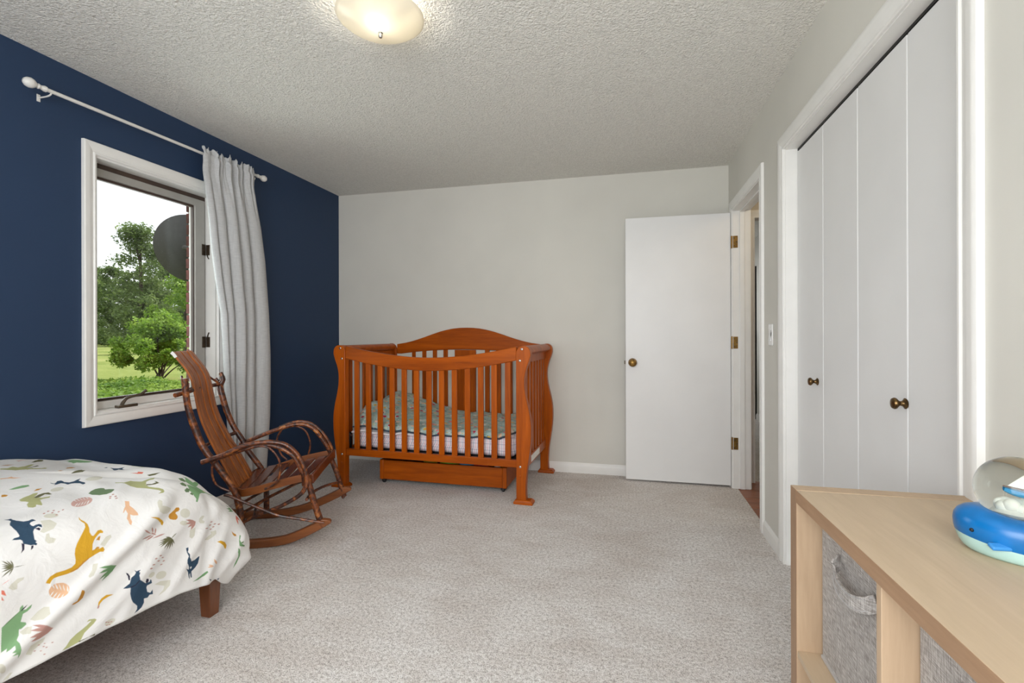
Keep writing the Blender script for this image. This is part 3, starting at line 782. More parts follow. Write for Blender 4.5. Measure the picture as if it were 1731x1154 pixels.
quilt = tag(empty('quilt', (CRL[0], CRL[1], 0), CRZ), 'teal floral baby quilt bunched up on the crib mattress', 'quilt')
def sstep(a_, b_, x): t = min(max((x - a_) / (b_ - a_), 0), 1); return t * t * (3 - 2 * t)
def qpt(u, w):
    # u along the crib, w from the front edge to the back
    x = -.635 + 1.27 * u
    yf = -.352 + .26 * sstep(.52, .66, x) ** 1.5
    y = yf + (.335 - yf) * w
    t = (y + .36) / .69
    z = .458 + .024 * t
    hump = .135 * math.exp(-((x + .60) / .20) ** 2) + .050 * math.exp(-((x + .30) / .20) ** 2)
    z += hump * (.22 + .78 * sstep(-.34, -.12, y)) * (1 + .15 * sstep(0, .3, y))
    z += .007 * math.sin(17 * x + 5 * y) * math.sin(11 * y + 3 * x) + .004 * math.sin(41 * x - 13 * y)
    front = max(0, 1 - (y - yf) / .05)
    z -= .030 * front ** 2 * (1 if x < .53 else .6)
    return (x, y, z)
nu, nv = 110, 60
rows = [[qpt(i / nu, k / nv) for k in range(nv + 1)] for i in range(nu + 1)]
qo = MB().grid(rows).build('quilt_top', 'quilt', quilt, smooth=180)
set_uv(qo, lambda c: (c.x, c.y * 1.0 + c.z * .6))
so = qo.modifiers.new('thick', 'SOLIDIFY'); so.thickness = .012; so.offset = -1
MB().tube([(p[0], p[1] - .003, p[2] - .009) for p in [qpt(i / 60, 0) for i in range(61)]], .0055, 6, smooth=1).build('binding', 'binding', quilt)
lin = [[(qpt(u, 0)[0], -.372 + .06 * w_ + .012 * math.sin(PI * w_), qpt(u, 0)[2] - .014 - .028 * (1 - u / .42) * (1 - w_) - .006) for w_ in (0, .15, .4, .7, 1)] for u in np.linspace(0.0, .42, 24)]
lo = MB().grid(lin).build('folded_lining', 'lining', quilt, smooth=180)
s2 = lo.modifiers.new('thick', 'SOLIDIFY'); s2.thickness = .012; s2.offset = 0

# ------------------------------------------------------------------ under-crib drawer with toys
DW = 1.017
dr = tag(empty('storage_drawer', (-1.3595, 3.3775, 0), math.radians(-.85)), 'low reddish wooden drawer on black casters under the crib', 'drawer')
h0, h1 = .030, .180
MB().box(-DW / 2 + .034, DW / 2 - .034, .004, .022, h0, h1 - .004).build('front_panel', 'cribx', dr, bevel=.003)
for s in (-1, 1):
    MB().box(*sorted((s * (DW / 2 - .034), s * DW / 2)), 0, .034, h0 - .002, h1).build('corner_post', 'crib', dr, bevel=.006)
    MB().box(*sorted((s * (DW / 2 - .020), s * (DW / 2 - .002))), .034, .60, h0, h1).build('side_panel', 'cribx', dr, bevel=.003)
    for y in (.02, .57):
        cs = MB().box(s * (DW / 2 - .03) - .016, s * (DW / 2 - .03) + .016, y - .012, y + .012, .014, .032).build('caster', 'black', dr, bevel=.003)
        MB().lathe([(0, -.010), (.012, -.010), (.0145, -.006), (.0145, .006), (.012, .010), (0, .010)], 14, Matrix.Translation((s * (DW / 2 - .03), y, .0145)) @ Matrix.Rotation(PI / 2, 4, 'Y')).build('wheel', 'black', cs)
MB().box(-DW / 2 + .02, DW / 2 - .02, .588, .604, h0, h1).build('back_panel', 'cribx', dr, bevel=.003)
MB().box(-DW / 2 + .02, DW / 2 - .02, .02, .59, h0, h0 + .008).build('bottom_panel', 'black', dr, smooth=0)
def toy(name, mb, mat_, loc, label, extra=None, group=None):
    o = mb.build(name, mat_, None, bevel=.003, smooth=40); o.location = loc; o.scale = (1, 1, 1.16)
    tag(o, label, 'toy', group)
    if extra:
        for n_, m_, mt_ in extra: m_.build(n_, mt_, o, bevel=.002, smooth=40)
    return o
def ball(r, n=18):
    return [(r * math.sin(PI * i / n), -r * math.cos(PI * i / n)) for i in range(n + 1)]
zb = h0 + .008
toy('toy_ball', MB().lathe(ball(.078), 24), 'toy_green', (-1.335, 3.50, zb + .0905), 'lime green toy ball peeking out of the crib drawer',
    [('stripe', MB().lathe([(.0782, -.008), (.0788, 0), (.0782, .008), (.0770, .008), (.0770, -.008)], 24), 'toy_yellow')])
toy('toy_cup', MB().lathe([(.0, 0), (.045, 0), (.060, .155), (.064, .155), (.064, .162), (.058, .162), (.043, .006), (0, .006)], 22), 'toy_blue', (-1.185, 3.47, zb), 'sky blue toy cup standing in the crib drawer')
toy('toy_block', MB().box(-.055, .055, -.05, .05, 0, .165), 'toy_red', (-1.062, 3.48, zb), 'red toy block standing in the crib drawer')
toy('toy_bucket', MB().lathe([(0, 0), (.05, 0), (.066, .15), (.070, .15), (.070, .158), (.062, .158), (.048, .008), (0, .008)], 22), 'black', (-1.215, 3.66, zb), 'black toy bucket at the back of the crib drawer')
toy('toy_cone', MB().lathe([(0, 0), (.055, 0), (.055, .012), (.035, .012), (.016, .155), (0, .160)], 20), 'toy_white', (-.943, 3.46, zb), 'white toy cone in the crib drawer')
toy('toy_drum', MB().lathe([(0, 0), (.058, 0), (.060, .01), (.058, .02), (.058, .14), (.060, .148), (.058, .158), (0, .158)], 22), 'toy_teal', (-.915, 3.60, zb), 'teal toy drum at the end of the crib drawer',
    [('band', MB().lathe([(.0585, .07), (.061, .075), (.061, .09), (.0585, .095)], 22), 'toy_yellow')])
toy('toy_ring', MB().lathe([(.035 + .022 * math.cos(t), .06 + .055 * math.sin(t)) for t in np.linspace(0, 2 * PI, 15)], 22), 'toy_yellow', (-1.52, 3.56, zb), 'yellow toy ring in the crib drawer')

# ------------------------------------------------------------------ bentwood rocking chair
rc = tag(empty('rocking_chair', (-1.966, 2.188, 0), math.radians(25)), 'bentwood hickory rocking chair with slatted back beside the curtain', 'rocking chair')
def P3(l): return [tuple(p) for p in l]
def runner(path, lat):
    mb = MB(); pts = spline([(f, lat, z) for f, z in path], 4); N = len(pts); vs = []
    for i, p in enumerate(pts):
        t = (pts[min(i + 1, N - 1)] - pts[max(i - 1, 0)]).normalized(); nn = Vector((-t.z, 0, t.x))
        e = min(i, N - 1 - i) / 3.0; hh = .046 * min(1, .35 + .65 * min(e, 1))
        for dy, up in ((-.017, 0), (.017, 0), (.017, 1), (-.017, 1)): vs.append(p + nn * hh * up + Vector((0, dy, 0)))
    fs = [(i * 4 + k, i * 4 + (k + 1) % 4, i * 4 + 4 + (k + 1) % 4, i * 4 + 4 + k) for i in range(N - 1) for k in range(4)]
    mb.add(vs, fs + [(3, 2, 1, 0), tuple((N - 1) * 4 + k for k in range(4))])
    return mb.build('runner', 'hickx', rc, bevel=.006, smooth=40)
runner([(-.40, .115), (-.32, .070), (-.22, .030), (-.10, .007), (.05, 0), (.171, .008), (.249, .031), (.327, .063), (.370, .085), (.410, .108)], 0)
runner([(-.42, .095), (-.33, .050), (-.22, .016), (-.05, 0), (.08, .006), (.18, .025), (.28, .058), (.37, .096), (.418, .120), (.462, .145)], .445)
BK = 'bark'
# posts and legs
MB().tube([(-.312, -.02, .918), (-.306, -.015, .834), (-.300, -.01, .775), (-.288, -.005, .716), (-.268, 0, .647), (-.243, 0, .575), (-.210, .0, .515), (-.170, .0, .456), (-.128, .0, .392), (-.094, .0, .336), (-.074, .0, .292), (-.064, .0, .252), (-.052, 0, .178), (-.044, 0, .045)], [.016, .016, .018, .017, .016, .016, .018, .017], 10).build('back_post', BK, rc)
MB().tube([(-.302, .43, .914), (-.288, .43, .872), (-.303, .425, .834), (-.288, .42, .770), (-.262, .42, .674), (-.222, .42, .576), (-.174, .42, .494), (-.147, .42, .434), (-.073, .42, .323), (-.055, .435, .26), (-.048, .445, .16), (-.048, .445, .04)], [.011, .017, .018, .016, .016, .016, .016, .017], 10).build('back_post', BK, rc)
MB().tube([(-.300, .43, .850), (-.318, .432, .862), (-.330, .43, .880)], [.012, .010], 8).build('knot', BK, rc)
MB().tube([(.283, .0, .372), (.298, .0, .30), (.318, 0, .222), (.352, 0, .112), (.362, 0, .085)], [.015, .017, .018, .018], 10).build('leg', BK, rc)
MB().tube([(.334, .44, .380), (.345, .44, .330), (.372, .44, .256), (.410, .445, .118), (.416, .445, .100)], [.014, .016, .017, .017], 10).build('leg', BK, rc)
# arms: doubled bent sticks
armN = [(-.228, -.030, .480), (-.135, -.030, .509), (-.038, -.030, .553), (.050, -.030, .570), (.133, -.030, .567), (.198, -.030, .541), (.249, -.030, .481), (.276, -.030, .421), (.285, -.028, .358), (.277, -.028, .313), (.244, -.028, .272), (.157, -.028, .224), (.108, -.028, .207), (.055, -.026, .188), (.008, -.024, .169), (-.030, -.024, .150)]
MB().tube(armN, [.013, .0125, .0125, .0125, .012, .0115, .010, .009, .0085], 10).build('arm', BK, rc)
MB().tube([(-.149, -.006, .495), (-.031, -.008, .533), (.051, -.010, .552), (.128, -.010, .540), (.193, -.010, .502), (.225, -.010, .467), (.248, -.010, .417), (.264, -.010, .374), (.268, -.008, .320)], .0105, 8).build('arm_strand', BK, rc)
MB().tube([(-.195, .430, .471), (-.110, .425, .505), (-.044, .420, .531), (.047, .420, .562), (.124, .420, .581), (.182, .420, .579), (.237, .420, .549), (.283, .420, .489), (.320, .422, .424), (.338, .428, .372)], [.013, .0125, .0125, .0125, .012], 10).build('arm', BK, rc)
MB().tube([(.030, .446, .562), (.070, .450, .578), (.130, .450, .592), (.190, .450, .587), (.245, .450, .556), (.296, .450, .497), (.338, .450, .416), (.350, .448, .350)], .0105, 8).build('arm_strand', BK, rc)
for pts in ([(-.145, -.018, .500), (-.172, -.020, .472), (-.182, -.020, .448), (-.179, -.020, .395), (-.156, -.018, .349), (-.101, -.014, .317)],
            [(-.020, -.020, .533), (.043, -.022, .550), (.096, -.022, .537), (.135, -.022, .492), (.151, -.022, .445), (.147, -.020, .387), (.124, -.018, .342), (.071, -.014, .316)],
            [(.050, .432, .556), (.036, .432, .536), (.018, .432, .494), (.027, .432, .436), (.044, .432, .392), (.076, .430, .361)],
            [(.120, .432, .572), (.150, .432, .561), (.182, .432, .540), (.205, .432, .495), (.213, .432, .446), (.203, .432, .388)]):
    MB().tube(pts, .0058, 8).build('arm_ring', BK, rc)
# braces and stretchers
MB().tube([(-.120, -.036, .305), (-.093, -.036, .297), (-.028, -.036, .263), (.056, -.038, .221), (.108, -.044, .197), (.161, -.044, .175), (.251, -.036, .150), (.372, -.026, .116)], [.0075, .008, .008, .0075], 8).build('brace', BK, rc)
MB().tube([(.279, .0, .24), (.285, .15, .235), (.330, .30, .222), (.395, .44, .200)], .0085, 8).build('stretcher', BK, rc)
MB().tube([(.29, .05, .30), (.218, .20, .287), (.12, .20, .245), (.03, .20, .203), (-.06, .22, .15)], .0085, 8).build('stretcher', BK, rc)
MB().tube([(-.060, -.005, .20), (-.105, .10, .145), (.006, .22, .187), (-.04, .44, .19)], .008, 8).build('stretcher', BK, rc)
MB().tube([(-.062, 0, .215), (-.10, .20, .185), (-.05, .44, .18)], .0085, 8).build('stretcher', BK, rc)
MB().tube([(.02, -.02, .172), (-.03, .20, .16), (-.046, .44, .12)], .0075, 8).build('stretcher', BK, rc)
MB().tube([(-.345, -.045, .834), (-.310, .05, .846), (-.318, .20, .850), (-.318, .34, .845), (-.300, .43, .842)], [.0125, .011, .011, .011], 10).build('crossbar', BK, rc)
MB().tube([(-.225, .0, .545), (-.268, .12, .535), (-.262, .30, .535), (-.205, .42, .548)], .011, 8).build('crossbar', BK, rc)
MB().tube([(-.094, .0, .318), (-.125, .18, .305), (-.09, .42, .31)], .011, 8).build('crossbar', BK, rc)
MB().tube([(-.35, .335, .915), (-.328, .38, .880), (-.300, .425, .842)], .006, 8).build('thin_brace', BK, rc)
MB().tube([(-.350, .04, .925), (-.335, .015, .90), (-.322, -.005, .87)], .006, 8).build('thin_brace', BK, rc)
# back slats
SC = [(-.408, 1.052), (-.396, 1.040), (-.377, 1.012), (-.337, .955), (-.312, .900), (-.295, .815), (-.278, .726), (-.250, .638), (-.200, .522), (-.176, .475), (-.114, .345), (-.092, .300)]
NS = 7
for k in range(NS):
    c0_ = .062 + (.300 - .062) * (k + .5) / NS; c1_ = .058 + (.345 - .058) * (k + .5) / NS
    wt, wb = (.300 - .062) / NS - .0065, (.345 - .058) / NS - .0115
    pts = []
    for i, (f, z) in enumerate(SC):
        t = sstep(0.45, 1.0, i / (len(SC) - 1))
        bow = .010 * (1 - ((k - 3) / 3) ** 2)
        pts.append((f - bow * .8 + (.0022 if k % 2 else -.0012), c0_ + (c1_ - c0_) * t, z))
    sl = MB().ribbon(pts, (0, 1, 0), lambda t: wt + (wb - wt) * sstep(.45, 1.0, t), .011, 5).build('slat', 'hick', rc, bevel=.002, smooth=40)
    if k == 0:
        lp = [(q[0], pts[0][1] - wt / 2 - .0012, q[2]) for q in pts[:3]]
        MB().ribbon([lp[0], lp[1], tuple(Vector(lp[1]).lerp(Vector(lp[2]), .55))], (.6, 0, 1), .016, .0012, 3).build('label', 'paper', sl, smooth=0)
# seat: bent band, front board and cross slats
band = [(.306, .012, .352), (.25, .010, .356), (.134, .010, .333), (.025, .012, .306), (-.055, .026, .292), (-.098, .09, .288), (-.118, .20, .286), (-.105, .32, .284), (-.062, .405, .292), (.04, .428, .322), (.137, .428, .352), (.273, .426, .380), (.352, .424, .390)]
mb = MB(); bp = spline(band, 5); N = len(bp); vs = []
for i, p in enumerate(bp):
    t = (bp[min(i + 1, N - 1)] - bp[max(i - 1, 0)]); t.z = 0; t.normalize(); nn = Vector((-t.y, t.x, 0))
    for o_, z_ in ((-.006, -.021), (.006, -.021), (.006, .021), (-.006, .021)): vs.append(p + nn * o_ + Vector((0, 0, z_)))
mb.add(vs, [(i * 4 + k, i * 4 + (k + 1) % 4, i * 4 + 4 + (k + 1) % 4, i * 4 + 4 + k) for i in range(N - 1) for k in range(4)] + [(3, 2, 1, 0), tuple((N - 1) * 4 + k for k in range(4))])
mb.build('seat_band', 'hickx', rc, bevel=.003, smooth=40)
MB().ribbon([(.307, .004, .350), (.330, .21, .370), (.357, .434, .388)], (0, 0, 1), .052, .014, 6).build('seat_front', 'seatw', rc, bevel=.003)
for k, f in enumerate((-.062, -.004, .058, .120, .182, .244)):
    zb_ = .296 + .062 * (f + .06) / .36
    df = .048 * sstep(-.06, .26, f)
    l0 = .030 if f > -.03 else .075
    l1 = .410 if f > -.03 else .375
    MB().ribbon([(f, l0, zb_ + .004), (f + df * .5, .22, zb_ + .008), (f + df, l1, zb_ + .026)], (1, 0, .15), .050, .010, 4).build('seat_slat', 'seatw', rc, bevel=.002)

# ------------------------------------------------------------------ bed
bed = tag(empty('bed', (-2.10, .70, 0)), 'low bed frame with square brown legs under the printed duvet', 'bed')
def bedleg(x, y):
    mb = MB(); a0, a1 = .0225, .0345
    vs = [(x + sx * a0, y + sy * a0, 0) for sx, sy in ((-1, -1), (1, -1), (1, 1), (-1, 1))] + [(x + sx * a1, y + sy * a1, .30) for sx, sy in ((-1, -1), (1, -1), (1, 1), (-1, 1))]
    mb.add(vs, [(3, 2, 1, 0), (4, 5, 6, 7)] + [(i, (i + 1) % 4, (i + 1) % 4 + 4, i + 4) for i in range(4)])
    return mb.build('leg', 'bedwood', bed, bevel=.003, smooth=30)
for x, y in ((.436, .928), (-.42, .928), (.436, -.95), (-.42, -.95)): bedleg(x, y)
MB().box(-.44, .455, -1.0, .95, .26, .32).build('frame', 'bedwood', bed, bevel=.006)
MB().box(-.43, .42, -1.02, .90, .32, .52).build('mattress', 'lining', bed, bevel=.05, bseg=4)
def duvet(NP=420,NQ=110):
    XR,YF,R,XL,Y0=-1.575,1.775,.09,-2.582,-.35
    # perimeter path samples
    segs=[]
    n=lambda L:max(2,int(L/.012))
    def add(P,N): segs.append((P,N))
    t=np.linspace(0,1,200)[:-1]
    add(np.stack([np.full_like(t,XR),Y0+(YF-R-Y0)*t],1),np.tile([1.,0],(len(t),1)))
    t=np.linspace(0,np.pi/2,40)[:-1]
    add(np.stack([XR-R+R*np.cos(t),YF-R+R*np.sin(t)],1),np.stack([np.cos(t),np.sin(t)],1))
    t=np.linspace(0,1,100)[:-1]
    add(np.stack([XR-R+(XL+R-XR+R)*t,np.full_like(t,YF)],1),np.tile([0,1.],(len(t),1)))
    t=np.linspace(np.pi/2,np.pi,24)[:-1]
    add(np.stack([XL+R+R*np.cos(t),YF-R+R*np.sin(t)],1),np.stack([np.cos(t),np.sin(t)],1))
    t=np.linspace(0,1,200)
    add(np.stack([np.full_like(t,XL),YF-R+(Y0-YF+R)*t],1),np.tile([-1.,0],(len(t),1)))
    E=np.concatenate([s[0] for s in segs]);N=np.concatenate([s[1] for s in segs])
    # smooth normals
    for _ in range(12):
        N[1:-1]=(N[:-2]+2*N[1:-1]+N[2:])/4
    N/=np.linalg.norm(N,axis=1)[:,None]
    d=np.r_[0,np.cumsum(np.linalg.norm(np.diff(E,axis=0),axis=1))]   # arclength
    s_corner=(YF-R-Y0)+R*np.pi/4
    I=np.stack([np.full(len(E),-2.1),np.clip(E[:,1],Y0,1.25)],1)
    q=np.linspace(0,1,NQ)
    dc=d-s_corner
    hem=np.interp(d-(-Y0),[-.35,.6,.88,1.02,1.18,1.40,1.52,1.56,1.62,1.69,1.75,1.84,1.98,2.3,2.6,2.9,4.6],
                           [.27,.265,.258,.256,.248,.228,.2,.20,.155,.125,.14,.19,.24,.2,.22,.25,.25])
    foot=1/(1+np.exp(-(dc)/.05))*1/(1+np.exp((dc-1.2)/.05))
    rr=.15-.09/(1+np.exp(-(dc-1.06)/.03))+.075*foot+.13*np.exp(-(dc/.17)**2)
    ztop=.617-.07*np.exp(-(dc/.15)**2)-.014*foot+.02/(1+np.exp(-(dc-1.08)/.04))
    V=np.zeros((len(E),NQ,3));A=np.zeros((len(E),NQ))
    for i in range(len(E)):
        e,nn,I0=E[i],N[i],I[i]
        r=rr[i];zt=ztop[i];h=hem[i]
        vec=e-I0;L=np.linalg.norm(vec);vd=vec/L
        top=max(L-r,.02);arc=r*np.pi/2;hang=max(zt-r-h,.02)
        S=q*(top+arc+hang)
        a=np.zeros((NQ,3))
        m1=S<=top;m2=(S>top)&(S<=top+arc);m3=S>top+arc
        ax=np.where(m1,S,np.where(m2,top+r*np.sin(np.clip((S-top)/r,0,np.pi/2)),top+r))
        az=np.where(m1,zt,np.where(m2,zt-r+r*np.cos(np.clip((S-top)/r,0,np.pi/2)),zt-r-(S-top-arc)))
        fl=np.where(m3,(S-top-arc)/hang,0)
        bulge=.008*np.exp(-(dc[i]/.12)**2)
        tuck=.085*np.exp(-((dc[i]-.03)/.16)**2)
        ax=ax+fl*.012+bulge*np.sin(np.pi*np.clip(fl*1.2,0,1))-tuck*np.clip((fl-.35)/.65,0,1)**1.3+.008*np.exp(-(dc[i]/.12)**2)*np.clip((S-top)/arc,0,1)
        az=az+(.648-zt)*(.5+.5*np.cos(np.pi*np.clip(S/top,0,1)))-.01*np.clip(S/top,0,1)**2*(m1)-.01*(~m1)
        V[i,:,:2]=I0+ax[:,None]*vd
        V[i,:,2]=az
        A[i]=S-(top+arc*.5)      # cloth distance from the edge line
    # folds: ridges in cloth space (u along the perimeter, w down from the edge)
    U=np.repeat(d[:,None],NQ,1)+Y0
    W=A
    du=np.gradient(V,axis=0);dw=np.gradient(V,axis=1)
    nr=np.cross(dw,du);nr/=np.linalg.norm(nr,axis=2)[...,None]+1e-9
    if nr[10,NQ//8,2]<0: nr=-nr
    disp=np.zeros_like(U)
    def ridge(u0,w0,u1,w1,wd,h):
        ex,ey=u1-u0,w1-w0;L=np.hypot(ex,ey);ex/=L;ey/=L
        al=(U-u0)*ex+(W-w0)*ey;pe=-(U-u0)*ey+(W-w0)*ex
        env=1/(1+np.exp(-(al+.0)/.035))*1/(1+np.exp((al-L)/.035))
        return h*env*np.exp(-(pe/wd)**2)
    for a in [(.85,.30,1.42,.0,.022,.016),(.82,.36,1.42,.05,.02,-.009),(.95,.42,1.45,.10,.02,.007),(1.35,.34,1.62,.05,.02,.008),
              (1.46,.46,1.62,.15,.018,.009),(1.5,.30,1.58,.0,.02,-.007),(1.1,.45,1.3,.2,.025,.006),(1.58,.36,1.72,.16,.016,.010),(1.66,.44,1.76,.22,.016,-.008),
              (1.2,-.02,1.5,-.22,.018,.005),(.6,.1,1.0,-.1,.02,.006),(1.7,.4,1.78,.1,.02,.01),(1.9,.35,1.85,.05,.03,.012),(2.1,.35,2.1,.05,.03,.012),(2.3,.35,2.32,.05,.03,.012)]:
        disp+=ridge(*a)
    # light pull creases across the top, running from the wall side to the room side
    top=(W<-.06)
    for k,(c,f,am) in enumerate([(.0,46.,.0018),(1.3,31.,.0024),(2.1,71.,.0012)]):
        disp+=am*np.sin(f*(V[...,1]*.93+V[...,0]*.42)+c+1.2*np.sin(5*V[...,0]+k))*np.clip((-W-.03)/.1,0,1)
    disp+=.0035*np.sin(13*U+4*W)*np.sin(9*W+3*U)+.002*np.sin(29*U-11*W+1)*np.sin(17*W+1.7)
    disp*=(np.clip((np.arange(NQ)-4)/40.,0,1)**1.5)[None]
    V=V+nr*disp[...,None]
    UV=np.stack([U,W],-1)
    return V,UV

Vd, UVd = duvet()
Vd = Vd[:, ::1]; nP, nQ = Vd.shape[:2]
mb = MB().grid([[tuple(p) for p in row] for row in Vd.tolist()])
